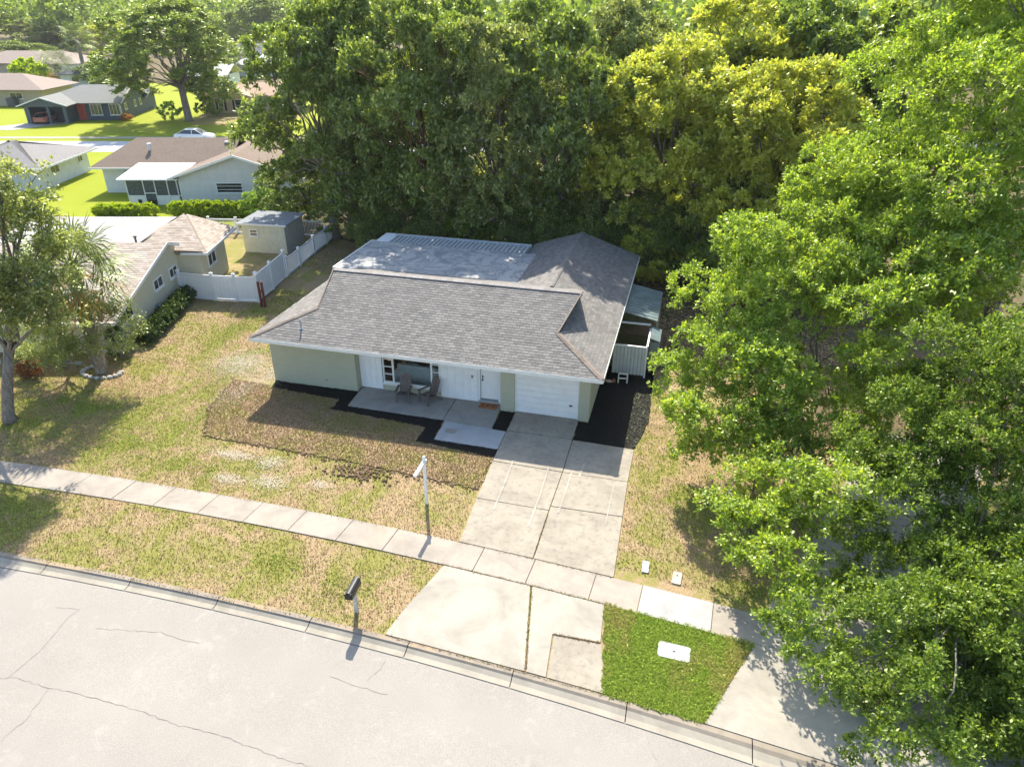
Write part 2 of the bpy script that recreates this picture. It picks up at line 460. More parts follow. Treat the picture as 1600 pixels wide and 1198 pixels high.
# the raised land behind the near kerb
xs = [-60 + i * 1.5 for i in range(75)]
m = MB()
for a, b in zip(xs[:-1], xs[1:]):
    m.face([(a, kerb_back(a), -0.01), (b, kerb_back(b), -0.01), (b, 26, -0.01), (a, 26, -0.01)])
    m.face([(a, 26, -0.01), (b, 26, -0.01), (b, 60, -0.01), (a, 60, -0.01)], 1)
m.make('front_lawn', [LAWN_DRY, GROUND], kind='structure')
for nm, pts, mat in (
    ('side_lawn', [(-27.5, 25.9), (-17.4, 25.9), (-17.4, 31), (-18, 44), (-25.0, 46.4), (-24.1, 38), (-23.4, 34), (-28.7, 33.6), (-26.6, 26.5)], LAWN_DRY),
    ('back_lawn', [(-29.5, 33.8), (-23.6, 34), (-25.3, 46.6), (-35, 46.0), (-31, 38)], LAWN_DRY),
    ('right_lawn', [(-0.9, 25.9), (6, 25.9), (7, 34), (-0.7, 31)], LAWN_DRY)):
    sheet(nm, pts, 0.0, mat, kind='structure')

# road with a crown of slightly different levels, gutters and kerb stones
ROAD = None
n = NT('road_asphalt'); p = n.pos()
f1 = n.noise(p, 0.35, 6, 0.6); f2 = n.noise(p, 45.0, 4, 0.85); f3 = n.noise(p, 2.2, 5, 0.6, 1.0)
col = n.ramp(f1, [(0.3, (0.30, 0.278, 0.245)), (0.7, (0.35, 0.325, 0.287))])
col = n.mix(n.ramp(f2, [(0.4, 0.5), (0.58, 0.0)]), col, (0.13, 0.125, 0.115))
col = n.mix(n.ramp(f3, [(0.57, 0.0), (0.70, 0.25)]), col, (0.40, 0.378, 0.34))
vor = n.n('ShaderNodeTexVoronoi'); vor.inputs['Scale'].default_value = 0.42; n.l(p, vor.inputs['Vector'])
col = n.mix(n.ramp(vor.outputs['Distance'], [(0.03, 0.5), (0.09, 0.0)]), col, (0.2, 0.19, 0.18))
ROAD = n.principled(col, 0.9, n.bump(f2, 0.35, 0.01), 0.2)
m = MB()
xr = [-60 + i * 1.5 for i in range(80)]
for a, b in zip(xr[:-1], xr[1:]):
    for (u0, z0), (u1, z1) in (((0, -0.10), (0.5, -0.06)), ((0.5, -0.06), (1.0, -0.10))):
        ya0 = kerb_road(a) - u0 * 8.4; ya1 = kerb_road(a) - u1 * 8.4; yb0 = kerb_road(b) - u0 * 8.4; yb1 = kerb_road(b) - u1 * 8.4
        m.face([(a, ya1, z1), (b, yb1, z1), (b, yb0, z0), (a, ya0, z0)])
m.make('road', ROAD, kind='structure')
sheet('near_verge', [(-60, 3.6), (60, -14), (60, -80), (-60, -80)], -0.05, LAWN_DRY, kind='structure')

kerb = tag(thing('kerb', None, None, (0, 0, 0)), kind='structure')
def kerb_piece(a, b):
    m = MB()
    for x0, x1 in ((a + 0.012, (a + b) / 2), ((a + b) / 2, b - 0.012)):
        k = [[(x, kerb_back(x), 0.0), (x, kerb_back(x) - 0.16, 0.012), (x, kerb_back(x) * 0.55 + kerb_road(x) * 0.45, -0.028),
              (x, kerb_road(x) + 0.13, -0.075), (x, kerb_road(x) - 0.04, -0.082)] for x in (x0, x1)]
        for i in range(4):
            m.face([k[0][i], k[1][i], k[1][i + 1], k[0][i + 1]], 1 if i >= 2 else 0)
        m.face([k[0][0], (x0, kerb_back(x0), -0.2), (x1, kerb_back(x1), -0.2), k[1][0]])
    return m.make('kerb_stone', [CONC_K, CONC_G], kerb, fix=False)
x = -36.0
while x < 14:
    kerb_piece(x, x + 3.0); x += 3.0

# cracks in the road surface, as thin tarry ribbons
def ribbon(m, pts, w, z):
    pts = [Vector((p[0], p[1], 0)) for p in pts]
    fine = [pts[0]]
    for a, b in zip(pts[:-1], pts[1:]):
        k = max(2, int((b - a).length / 0.12))
        for i in range(1, k + 1):
            q = a.lerp(b, i / k); nn = (b - a).normalized(); fine.append(q + Vector((-nn.y, nn.x, 0)) * random.uniform(-.03, .03))
    for a, b in zip(fine[:-1], fine[1:]):
        d = (b - a).normalized(); s_ = Vector((-d.y, d.x, 0)) * w * random.uniform(0.4, 1.2) / 2
        zz = lambda q: z + 0.04 * (1 - abs((kerb_road(q.x) - q.y) / 4.2 - 1)) if z < 0 else z
        m.face([(a.x - s_.x, a.y - s_.y, zz(a)), (b.x - s_.x, b.y - s_.y, zz(b)), (b.x + s_.x, b.y + s_.y, zz(b)), (a.x + s_.x, a.y + s_.y, zz(a))])
CRACK = m_plain('crack_dirt', (0.225, 0.21, 0.188), 0.95, 0.3, 5, world=True)
m = MB()
for c in ([(-17.5, 9.6), (-15.83, 8.98), (-15.68, 9.1), (-14.43, 9.08), (-13.4, 9.12), (-11.75, 9.07), (-10.5, 8.97), (-9.44, 8.98), (-7.99, 8.84), (-6.66, 8.8), (-4, 8.5), (-1, 8.3)],
          [(-15.68, 9.1), (-15.59, 9.95), (-15.78, 11.27), (-15.68, 11.52), (-16.43, 11.38)], [(-14.39, 9.03), (-14.24, 8.19), (-14.33, 7.55)],
          [(-14.7, 11.03), (-14.15, 11.13), (-12.88, 11.36), (-12.12, 11.3), (-11.62, 11.31)], [(-7.63, 11.19), (-6.96, 11.12), (-6.41, 11.08), (-5.96, 11.05)],
          [(-6.42, 12.03), (-6.48, 11.65), (-6.62, 11.3)], [(-2.0, 10.2), (-1.2, 9.6), (-1.4, 8.4)], [(0.6, 11.4), (1.0, 10.6), (0.8, 9.7)]):
    ribbon(m, c, 0.012, -0.094)
m.make('road_crack', CRACK, kind='stuff', fix=False)

# sidewalk
side = tag(thing('sidewalk', None, None, (0, 0, 0)), kind='structure')
joints = [-40, -37, -34, -31, -28, -26.2, -24.4, -22.2, -20.3, -18.45, -16.8, -15.05, -13.3, -11.6, -9.85, -8.2, -6.6, -5.1, -3.4, -1.45, -0.02, 2.05, 3.35]
WALK = []
for i, (a, b) in enumerate(zip(joints[:-1], joints[1:])):
    new = abs(a + 0.02) < 1e-6
    g_ = 0.012; sk = 0.12
    m = MB()
    top = 0.022 + random.uniform(-0.006, 0.006)
    pts = [(a + g_ - sk * 0.0, walk_front(a)), (b - g_, walk_front(b)), (b - g_ + sk, walk_back(b)), (a + g_ + sk, walk_back(a))]
    if -6.7 < a < -3.4 or a > -3.5: pts = [(a + g_ - 0.03, walk_front(a)), (b - g_ - 0.03, walk_front(b)), (b - g_ + .05, walk_back(b)), (a + g_ + .05, walk_back(a))]
    m.prism(pts, -0.05, top)
    o = m.make('slab', CONC_NEW if new else CONC_W, side)
    if new: tag(o, 'bright white newly poured slab')

# driveway of the house: parts are slabs between the joints
drive = tag(thing('driveway', None, None, (0, 0, 0)), kind='structure')
def dl(y): return -6.16 + (25.4 - y) * (0.02)      # left edge
dw = lambda P, mt=CONC: MB().prism(P, -0.05, 0.03 + random.uniform(-.004, .004)).make('slab', mt, drive)
wb = walk_back
dw([(-6.12, 25.44), (-6.12, 23.9), (-3.42, 23.9), (-3.42, 25.44)])
dw([(-6.12, 23.86), (-6.1, 21.65), (-3.40, 21.6), (-3.42, 23.86)])
dw([(-3.38, 23.86), (-3.37, 21.6), (-0.97, 21.6), (-0.95, 23.78)])
dw([(-6.1, 21.61), (-6.03, 19.3), (-3.44, 19.25), (-3.40, 21.56)])
dw([(-3.37, 21.56), (-3.40, 19.5), (-0.93, 19.55), (-0.97, 21.56)])
dw([(-6.03, 19.26), (-5.92, wb(-5.9) + .03), (-3.45, wb(-3.4) + .03), (-3.44, 19.21)])
dw([(-3.40, 19.46), (-3.41, wb(-3.4) + .03), (-0.87, wb(-.9) + .03), (-0.93, 19.51)])
apron = tag(thing('driveway_apron', None, None, (0, 0, 0)), kind='structure')
wf, kb = walk_front, kerb_back
MB().prism([(-6.05, wf(-6) - .03), (-6.55, 13.9), (-6.75, kb(-6.7) + .02), (-2.72, kb(-2.7) + .02), (-3.26, wf(-3.3) - .03)], -0.05, 0.02).make('slab', CONC_AP, apron)
MB().prism([(-3.19, wf(-3.2) - .03), (-2.66, kb(-2.6) + .02), (-2.14, kb(-2.1) + .02), (-2.25, 13.95), (-0.92, 13.98), (-1.0, wf(-1) - .03)], -0.05, 0.024).make('slab', CONC_AP, apron)
MB().prism([(-2.2, 13.9), (-2.1, kb(-2.1) + .02), (-0.6, kb(-.6) + .02), (-0.88, 13.93)], -0.05, 0.016).make('slab', CONC, apron)
# pale tyre marks worn clean on the driveway
TYRE = m_concrete('worn_concrete', (0.51, 0.475, 0.40), 0.4)
m = MB()
for c, w in (([(-5.35, 21.9), (-5.3, 20.4), (-5.28, 18.6)], .07), ([(-3.95, 21.8), (-3.9, 20.0), (-3.93, 18.0)], .07), ([(-3.05, 21.7), (-3.06, 20.4), (-3.1, 19.0)], .06),
             ([(-2.68, 22.3), (-2.74, 21.3)], .09), ([(-1.42, 21.4), (-1.44, 19.9), (-1.42, 18.8)], .05)):
    pp = []
    for i in range(len(c) - 1):
        for t in range(8): pp.append((c[i][0] + (c[i + 1][0] - c[i][0]) * t / 8, c[i][1] + (c[i + 1][1] - c[i][1]) * t / 8))
    for (xa, ya), (xb, yb) in zip(pp[:-1], pp[1:]):
        wa = w * random.uniform(.7, 1.1) / 2; m.face([(xa - wa, ya, .042), (xa + wa, ya, .042), (xb + wa, yb, .042), (xb - wa, yb, .042)])
m.make('tyre_mark', TYRE, drive, kind='stuff', fix=False)

# neighbour's driveway on the right
MB().prism([(1.9, kb(1.9) + .02), (3.2, wf(3.2)), (3.45, wb(3.4)), (4.4, 18.0), (5.4, 20.5), (8.6, 27.5), (12.5, 27.5), (9.3, 18.0), (8.5, 15.2), (9.6, kb(9.6) + .02)], -0.05, 0.02).make('neighbouring_driveway', CONC_AP, kind='structure')
m = MB()
for c in ([(3.1, 15.0), (8.4, 14.6)], [(3.4, 16.2), (8.5, 15.8)], [(4.8, 19.0), (9.6, 18.6)], [(6.2, 14.6), (5.4, 11.9)], [(6.4, 16.2), (7.2, 22)], [(6, 22), (10.6, 21.6)]):
    ribbon(m, c, 0.03, 0.025)
m.make('driveway_joint', CRACK, kind='stuff', fix=False)

# porch slabs, mulch, new sod
porch = tag(thing('front_porch', None, None, (0, 0, 0)), kind='structure')
MB().prism([(-13.36, 25.79), (-13.27, 24.06), (-8.92, 24.0), (-8.96, 25.79)], -0.05, 0.06).make('slab', CONC_PORCH, porch)
MB().prism([(-8.93, 25.79), (-8.89, 23.99), (-6.76, 23.82), (-6.86, 25.9)], -0.05, 0.05).make('slab', CONC_PORCH, porch)
MB().prism([(-8.8, 23.95), (-8.78, 22.5), (-6.14, 22.45), (-6.14, 23.78)], -0.05, 0.035).make('slab', CONC_BLUE, porch)
MB().box(-8.55, -8.1, 23.1, 23.4, 0.035, 0.037).make('stain', CONC, porch)
def chips(name, n_, inside, z, size, mat, flat=0.35, **kw):
    P = []
    while len(P) < n_:
        p_ = inside()
        if p_ is not None: P.append(p_)
    P = np.array(P); N = len(P)
    a = RNG.uniform(0, 2 * np.pi, N); L = RNG.uniform(.5, 1.3, N) * size; W = L * RNG.uniform(.25, .6, N)
    d = np.stack([np.cos(a), np.sin(a), RNG.uniform(-flat, flat, N)], 1) * L[:, None]
    s_ = np.stack([-np.sin(a), np.cos(a), RNG.uniform(-flat, flat, N)], 1) * W[:, None]
    c = np.column_stack([P[:, 0], P[:, 1], np.full(N, z) + RNG.uniform(0, size * .5, N)])
    V = np.stack([c - d, c + s_, c + d, c - s_], 1).reshape(-1, 3)
    o = link_mesh(name, np_mesh(name, V), mat)
    return tag(o, **kw)
def in_poly(pt, poly):
    x, y = pt; c = False; j = len(poly) - 1
    for i in range(len(poly)):
        xi, yi = poly[i]; xj, yj = poly[j]
        if (yi > y) != (yj > y) and x < (xj - xi) * (y - yi) / (yj - yi) + xi: c = not c
        j = i
    return c
def sampler(polys, holes=()):
    xs_ = [p[0] for q in polys for p in q]; ys_ = [p[1] for q in polys for p in q]
    bx = (min(xs_), max(xs_), min(ys_), max(ys_))
    def f():
        p_ = (random.uniform(bx[0], bx[1]), random.uniform(bx[2], bx[3]))
        if any(in_poly(p_, q) for q in polys) and not any(in_poly(p_, q) for q in holes): return p_
        return None
    return f
def ragged(pts, amp, step=0.25):
    out = []
    for i in range(len(pts)):
        a = Vector(pts[i]); b = Vector(pts[(i + 1) % len(pts)]); k = max(1, int((b - a).length / step))
        for t in range(k):
            q = a.lerp(b, t / k); out.append((q.x + random.uniform(-amp, amp), q.y + random.uniform(-amp, amp)))
    return out
mulch_polys = [[(-17.55, 25.38), (-17.35, 24.75), (-13.9, 24.5), (-13.9, 23.65), (-9.45, 23.3), (-9.42, 22.15), (-6.14, 21.85), (-6.14, 22.45), (-8.8, 22.5), (-8.9, 24.0), (-13.3, 24.08), (-13.38, 25.38)],
               [(-6.76, 25.38), (-6.74, 23.8), (-6.14, 23.75), (-6.14, 25.38)],
               [(-3.42, 25.36), (-3.40, 23.84), (-0.95, 23.84), (-0.55, 26), (-0.65, 30.8), (-3.0, 30.8), (-3.0, 25.36)]]
for q, lb in zip(mulch_polys, ('front', 'step', 'side')):
    qq = ragged(q, 0.04)
    MB().prism(qq, -0.02, 0.012).make('mulch_bed', MULCH, kind='structure')
MULCHC = m_leaf('mulch_chips', [(0.004, 0.004, 0.004), (0.010, 0.009, 0.009), (0.018, 0.016, 0.015)], 0.0, 0.03)
chips('mulch_chips', 6500, sampler(mulch_polys), 0.02, 0.045, MULCHC, kind='stuff')
sod_poly = [(-17.8, 20.45), (-19.0, 22.5), (-19.4, 25.0), (-17.5, 24.9), (-17.35, 24.72), (-13.92, 24.45), (-13.92, 23.62), (-9.48, 23.28), (-9.45, 22.15), (-6.16, 21.84), (-6.12, 19.82), (-8.0, 19.95), (-11.5, 20.25), (-14.2, 20.35)]
sod_r = ragged(sod_poly, 0.07, 0.12)
MB().prism(sod_r, -0.02, 0.03).make('sod', SOD, kind='structure')

# grass blades and tufts
def tufts(name, n_, inside, z, h, w, mat, **kw):
    P = []
    while len(P) < n_:
        p_ = inside()
        if p_ is not None: P.append(p_)
    P = np.array(P); N = len(P)
    a = RNG.uniform(0, 2 * np.pi, N); H = RNG.uniform(.4, 1.4, N) * h; W = RNG.uniform(.6, 1.3, N) * w
    s_ = np.stack([np.cos(a), np.sin(a), np.zeros(N)], 1) * W[:, None] / 2
    lean = np.column_stack([RNG.normal(0, .55, N) * H, RNG.normal(0, .55, N) * H, H])
    c = np.column_stack([P, np.full(N, z)])
    V = np.stack([c - s_, c + s_, c + lean], 1).reshape(-1, 3)
    o = link_mesh(name, np_mesh(name, V, 3), mat)
    return tag(o, **kw)
front_zone = [[(-29, kb(-29) + .03), (-22, kb(-22) + .03), (-12, kb(-12) + .03), (-6.8, kb(-6.8) + .03), (-6.1, 15.7), (-6.0, 17), (-6.14, 20), (-12, 20.4), (-17.8, 20.5), (-19.5, 25.2), (-17.6, 25.4), (-17.6, 34), (-23, 36), (-28.3, 33), (-26.4, 26), (-33, 24.5), (-34, 17), (-29, 16)],
              [(-0.85, 17.0), (3.3, 16.4), (5.2, 20.5), (7.5, 27), (-0.5, 29), (-0.93, 23)]]
walk_hole = [(x, wf(x) + .03) for x in (-40, -30, -20, -12, -6, 0, 4)] + [(x, wb(x) - .03) for x in (4, 0, -6, -12, -20, -30, -40)]
tufts('grass', 120000, sampler(front_zone, [walk_hole]), 0.0, 0.05, 0.035, GRASS_DRY, kind='stuff')
tufts('sod_grass', 42000, sampler([sod_poly]), 0.02, 0.06, 0.04, SOD_B, kind='stuff')
green_patch = [(-0.93, wf(-1) - .0), (3.16, wf(3.1) - .0), (1.82, kb(1.7) + .0), (-0.6, kb(-.6) + .0)]
sheet('green_verge', green_patch, 0.0, LAWN_GRN, kind='structure')
vault_hole = [(0.6, 13.88), (1.46, 13.92), (1.5, 14.44), (0.63, 14.42)]
tufts('verge_grass', 30000, sampler([ragged([(-1.0, wf(-1) + .05), (3.22, wf(3.1) + .05), (1.9, kb(1.7) - .03), (-0.66, kb(-.6) - .03)], .05, .1)], [vault_hole]), 0.0, 0.06, 0.035, GRASS_GRN, kind='stuff')
# greener clumps scattered in the dry lawn, sparse under the trees
def blob_poly(cx, cy, rx, ry, k=14): return [(cx + rx * math.cos(t * 2 * math.pi / k) * random.uniform(.7, 1.2), cy + ry * math.sin(t * 2 * math.pi / k) * random.uniform(.7, 1.2)) for t in range(k)]
def soft(blobs):
    w = [b[2] * b[3] for b in blobs]
    def f():
        b = random.choices(blobs, w)[0]; x, y = random.gauss(b[0], b[2] * .75), random.gauss(b[1], b[3] * .75)
        return None if in_poly((x, y), walk_hole) or y < kb(x) else (x, y)
    return f
tufts('green_grass', 34000, soft([(-21, 19, 2.2, 1.0), (-18.8, 22, .5, 1.8), (-20.2, 25.5, .8, 2.2), (-24, 21, 3, 2), (-21.5, 14.3, 2.2, 1.0), (-25.5, 14.8, 2.4, 1.0), (-8.6, 14.0, .8, .6), (-11, 14.6, 1.0, .4), (-14.5, 19.3, .7, .4),
                                  (3.2, 19.5, 1.0, 2.2), (2.9, 17, .6, .4), (1.0, 21, .6, .8), (-22.6, 30, .5, 2.5), (-16.8, 18.4, 1.3, .5), (-22.8, 32.2, .5, .7)]), 0.0, 0.06, 0.035, GRASS_GRN, kind='stuff')
def along(lines):
    def f():
        (a, b) = random.choice(lines); u = random.random()
        return (a[0] + (b[0] - a[0]) * u + random.gauss(0, .02), a[1] + (b[1] - a[1]) * u + random.gauss(0, .02))
    return f
tufts('joint_weeds', 3000, along([((-3.22, wf(-3.2)), (-2.69, kb(-2.7))), ((-6.1, wf(-6.1)), (-3.2, wf(-3.2))), ((-3.2, wf(-3.2)), (-1, wf(-1))), ((-6.75, kb(-6.7)), (-.6, kb(-.6))), ((-6.0, wb(-6)), (-.9, wb(-.9))), ((-20, kb(-20)), (-7, kb(-7))), ((-2.2, 13.95), (-.9, 13.95)), ((-3.42, 19), (-3.43, 17))]), 0.01, 0.04, 0.03, GRASS_DRY, kind='stuff')
# pale sand patches and the heap of broken soil
SAND = m_plain('pale_sand', (0.56, 0.50, 0.41), 0.95, 0.2, 8, world=True)
SOIL = m_leaf('soil_clods', [(0.13, 0.08, 0.05), (0.22, 0.15, 0.10), (0.17, 0.11, 0.07)], 0.0, 0.02)
chips('sand_patch', 20000, soft([(-15.9, 19.5, .7, .22), (-14.2, 19.4, .4, .3), (-13.6, 18.3, .5, .3), (-15.2, 18.1, .5, .2), (-11.8, 18.6, .3, .2), (-20.0, 26.5, 1.0, 1.0), (-18.6, 24, .5, 1.0), (-17.9, 26.8, .5, 1.6)]), 0.03, 0.02, SAND, 0.15, kind='stuff')
clods = []
m = MB()
def clod_at(x, y, r):
    m.ball((x, y, r * .5), r, 5, 3, 0, (random.uniform(.7, 1.3), random.uniform(.7, 1.3), random.uniform(.5, .9)))
for i in range(260):
    clod_at(random.gauss(-10.7, .6), random.gauss(19.65, .26), random.uniform(.02, .065))
for a, b in zip(sod_poly, sod_poly[1:]):
    if a[1] < 20.6 and b[1] < 20.6 or (a[1] < 23 and b[1] > 22 and a[0] < -17):
        for t in range(int(math.dist(a, b) / .035)):
            u = random.random(); clod_at(a[0] + (b[0] - a[0]) * u + random.gauss(0, .05), a[1] + (b[1] - a[1]) * u + random.gauss(-.04, .09), random.uniform(.015, .05))
a, b = sod_poly[-1], sod_poly[0]
for t in range(60):
    u = random.random(); clod_at(a[0] + (b[0] - a[0]) * u, a[1] + (b[1] - a[1]) * u + random.gauss(-.03, .05), random.uniform(.02, .05))
m.make('soil_clods', SOIL, kind='stuff', fix=False)
LITTER = m_leaf('leaf_litter', [(0.30, 0.19, 0.11), (0.45, 0.31, 0.2), (0.2, 0.12, 0.07), (0.55, 0.42, 0.3)], 0.1, 0.03)
chips('leaf_litter', 16000, sampler([[(-0.6, 30), (4, 28), (9, 34), (9, 46), (-2, 44), (-2.2, 38), (-0.6, 36)], [(-24, 40), (-18.3, 38), (-18, 43), (-24.5, 46)]]), 0.0, 0.09, LITTER, kind='stuff')

# ------------------------------------------------------------------ building helpers
def shingle_rows(m, poly, u, v, expo=0.16, tab=0.29, lift=0.016):
    """lays wedge tabs over a planar roof polygon; u runs along the eave, v up the slope"""
    u = np.array(u, float); u /= np.linalg.norm(u); v = np.array(v, float); v /= np.linalg.norm(v)
    nrm = np.cross(u, v); nrm /= np.linalg.norm(nrm)
    if nrm[2] < 0: nrm = -nrm
    o = np.array(poly[0], float)
    P = [((np.array(q) - o) @ u, (np.array(q) - o) @ v) for q in poly]
    vmin = min(q[1] for q in P); vmax = max(q[1] for q in P)
    def span(vv):
        hits = []
        for i in range(len(P)):
            (a, b), (c, d) = P[i], P[(i + 1) % len(P)]
            if (b <= vv < d) or (d <= vv < b): hits.append(a + (c - a) * (vv - b) / (d - b))
        hits.sort()
        return [(hits[i], hits[i + 1]) for i in range(0, len(hits) - 1, 2)]
    r = 0; vv = vmin
    while vv < vmax - 0.03:
        v1 = min(vv + expo + 0.02, vmax - 0.001)
        s0 = span(vv + 0.002); s1 = span(v1)
        if len(s0) and len(s1):
            L0, R0 = s0[0][0], s0[-1][1]; L1, R1 = s1[0][0], s1[-1][1]
            k0 = math.floor(min(L0, L1) / tab) - 1
            off = (r % 2) * tab / 2 + random.uniform(-.04, .04)
            x_ = k0 * tab + off
            while x_ < max(R0, R1):
                a0, b0 = max(x_, L0), min(x_ + tab - .012, R0); a1, b1 = max(x_, L1), min(x_ + tab - .012, R1)
                if b0 > a0 + .01 or b1 > a1 + .01:
                    b0 = max(a0, b0); b1 = max(a1, b1)
                    lf = lift * random.uniform(.7, 1.15)
                    p0 = o + u * a0 + v * vv; p1 = o + u * b0 + v * vv; p2 = o + u * b1 + v * v1; p3 = o + u * a1 + v * v1
                    n_ = len(m.v)
                    m.v += [tuple(p0 + nrm * lf), tuple(p1 + nrm * lf), tuple(p2 + nrm * .004), tuple(p3 + nrm * .004), tuple(p0), tuple(p1)]
                    m.f += [(n_, n_ + 1, n_ + 2, n_ + 3), (n_ + 4, n_ + 5, n_ + 1, n_)]; m.m += [0, 0]
                x_ += tab
        vv += expo; r += 1

def window(parent, a, b, z0, z1, out, mats=(WHITE, GLASS), cols=2, rows=1, fw=0.06, sill=True, pane_name='pane'):
    """window between ground-plan points a and b (parent space); out = outward unit vector"""
    a = Vector((*a, 0)); b = Vector((*b, 0)); o_ = Vector((*out, 0)); d = (b - a).normalized()
    L = (b - a).length
    def P(s_, z, k): q = a + d * s_ + o_ * k; return (q.x, q.y, z)
    m = MB()
    def rect(s0, s1, za, zb, k0, k1):
        m.extr([P(s0, za, k0), P(s1, za, k0), P(s1, zb, k0), P(s0, zb, k0)], tuple(o_ * (k1 - k0)))
    rect(0, L, z1 - fw, z1, 0.0, .05); rect(0, L, z0, z0 + fw, 0.0, .05)
    rect(0, fw, z0 + fw, z1 - fw, 0.0, .05); rect(L - fw, L, z0 + fw, z1 - fw, 0.0, .05)
    for i in range(1, cols): rect(L * i / cols - fw * .35, L * i / cols + fw * .35, z0 + fw, z1 - fw, 0.0, .042)
    for j in range(1, rows):
        zz = z0 + (z1 - z0) * j / rows
        for i in range(cols):
            rect(max(fw, L * i / cols + fw * .35), min(L - fw, L * (i + 1) / cols - fw * .35), zz - fw * .3, zz + fw * .3, 0.0, .038)
    w = m.make('window', mats[0], parent)
    for i in range(cols):
        for j in range(rows):
            q = MB(); s0 = L * i / cols + .01; s1 = L * (i + 1) / cols - .01
            za = z0 + (z1 - z0) * j / rows + .01; zb = z0 + (z1 - z0) * (j + 1) / rows - .01
            q.extr([P(s0, za, .004), P(s1, za, .004), P(s1, zb, .004), P(s0, zb, .004)], tuple(o_ * .014))
            q.make('pane', mats[1], w)
    if sill:
        m = MB(); m.extr([P(-.05, z0 - .07, 0), P(L + .05, z0 - .07, 0), P(L + .05, z0 - .005, 0), P(-.05, z0 - .005, 0)], tuple(o_ * .10)); m.make('sill', TRIM, w)
    return w

# ------------------------------------------------------------------ the main house (world axes run with its walls)
HB = (-10.3, 25.4, 0.0)
house = thing('house', 'sage green brick ranch house with grey brown shingle roof and white garage door', 'house', HB)
def hp(m, name, mat, parent=None, **kw): return m.make(name, mat, parent or house, org=HB, **kw)
ZW = 2.5
hp(MB().box(-17.55, -13.43, 25.4, 25.6, 0, ZW), 'wall', SAGE)
hp(MB().box(-17.55, -17.35, 25.6, 33.6, 0, ZW), 'wall', SAGE)
hp(MB().box(-13.63, -13.43, 25.602, 26.0, 0, ZW), 'wall', SAGE)
hp(MB().box(-6.80, -6.19, 25.4, 25.7, 0, ZW), 'pillar', SAGE)
hp(MB().box(-3.46, -3.0, 25.4, 25.7, 0, ZW), 'pillar', SAGE)
hp(MB().box(-3.2, -3.0, 25.7, 40.0, 0, ZW), 'wall', SAGE)
hp(MB().box(-12.33, -9.63, 25.8, 26.0, 0, 0.42), 'wall', SAGE)
hp(MB().box(-17.3, -3.2, 39.8, 40.0, 0, 2.45), 'wall', SAGE)
hp(MB().box(-17.34, -3.21, 25.9, 39.7, 0.0, 0.02), 'floor', m_plain('wood_floor', (0.25, 0.16, 0.10), 0.4))
hp(MB().box(-17.34, -6.3, 30.0, 30.1, 0.02, 2.45), 'wall', m_plain('inner_wall', (0.5, 0.5, 0.47), 0.9))
hp(MB().box(-12.36, -9.6, 25.83, 26.0, 2.05, ZW), 'lintel', WHITE)
# board and batten panels beside the window
def boards(x0, x1, k, y, z0, z1):
    w = (x1 - x0) / k
    for i in range(k):
        a = x0 + i * w
        hp(MB().box(a + .006, a + w - .006, y, y + .03, z0, z1).box(a + w - .03, a + w + .012, y - .018, y - .001, z0, z1), 'siding_board', WHITE)
    hp(MB().box(x0, x1, y + .032, y + .15, z0, z1), 'sheathing', ROOFBASE)
boards(-13.42, -12.36, 4, 25.8, 0.07, ZW)
boards(-9.62, -7.93, 5, 25.8, 0.07, ZW)
# front window: sidelights of four panes beside a picture pane
def front_window():
    y = 25.83
    m = MB()
    for x0, x1 in ((-12.31, -12.25), (-11.86, -11.78), (-10.06, -9.98), (-9.68, -9.62)):
        m.box(x0, x1, y - .05, y + .05, .42, 2.05)
    m.box(-12.25, -11.86, y - .05, y + .05, .42, .50).box(-12.25, -11.86, y - .05, y + .05, 1.97, 2.05)
    m.box(-9.98, -9.68, y - .05, y + .05, .42, .50).box(-9.98, -9.68, y - .05, y + .05, 1.97, 2.05)
    m.box(-11.78, -10.06, y - .05, y + .05, .42, .50).box(-11.78, -10.06, y - .05, y + .05, 1.97, 2.05)
    for x0, x1 in ((-12.25, -11.86), (-9.98, -9.68)):
        for j in (1, 2, 3):
            z = .5 + 1.47 * j / 4; m.box(x0, x1, y - .035, y + .035, z - .02, z + .02)
    w = hp(m, 'window', TRIM)
    for x0, x1 in ((-12.25, -11.86), (-9.98, -9.68)):
        for j in range(4):
            z = .5 + 1.47 * j / 4; hp(MB().box(x0, x1, y - .005, y + .005, z + .02, z + .3475), 'pane', CLEAR, w)
    hp(MB().box(-11.78, -10.06, y - .005, y + .005, .50, 1.97), 'pane', CLEAR, w)
    hp(MB().box(-12.35, -9.61, 25.72, 25.78, .36, .42), 'sill', TRIM, w)
front_window()
# front door, its frame and threshold
d = hp(MB().box(-7.82, -7.02, 25.93, 25.98, .2, 2.22), 'door', WHITE)
hp(MB().box(-7.93, -7.83, 25.82, 26.0, .05, ZW).box(-7.01, -6.93, 25.82, 26.0, .05, ZW), 'door_frame', WHITE)
hp(MB().box(-7.93, -6.93, 25.80, 26.05, .05, .14), 'threshold', m_plain('threshold_metal', (.35, .37, .36), .5))
hp(MB().box(-7.82, -7.02, 25.9, 25.99, .142, .195), 'door_sweep', m_plain('sweep', (.2, .22, .22), .5))
hp(MB().ball((-7.73, 25.88, 1.12), .04).box(-7.75, -7.71, 25.9, 25.93, 1.2, 1.32), 'handle', BLACK, d)
hp(MB().box(-6.92, -6.80, 25.78, 25.9, .06, ZW), 'door_post', WHITE)
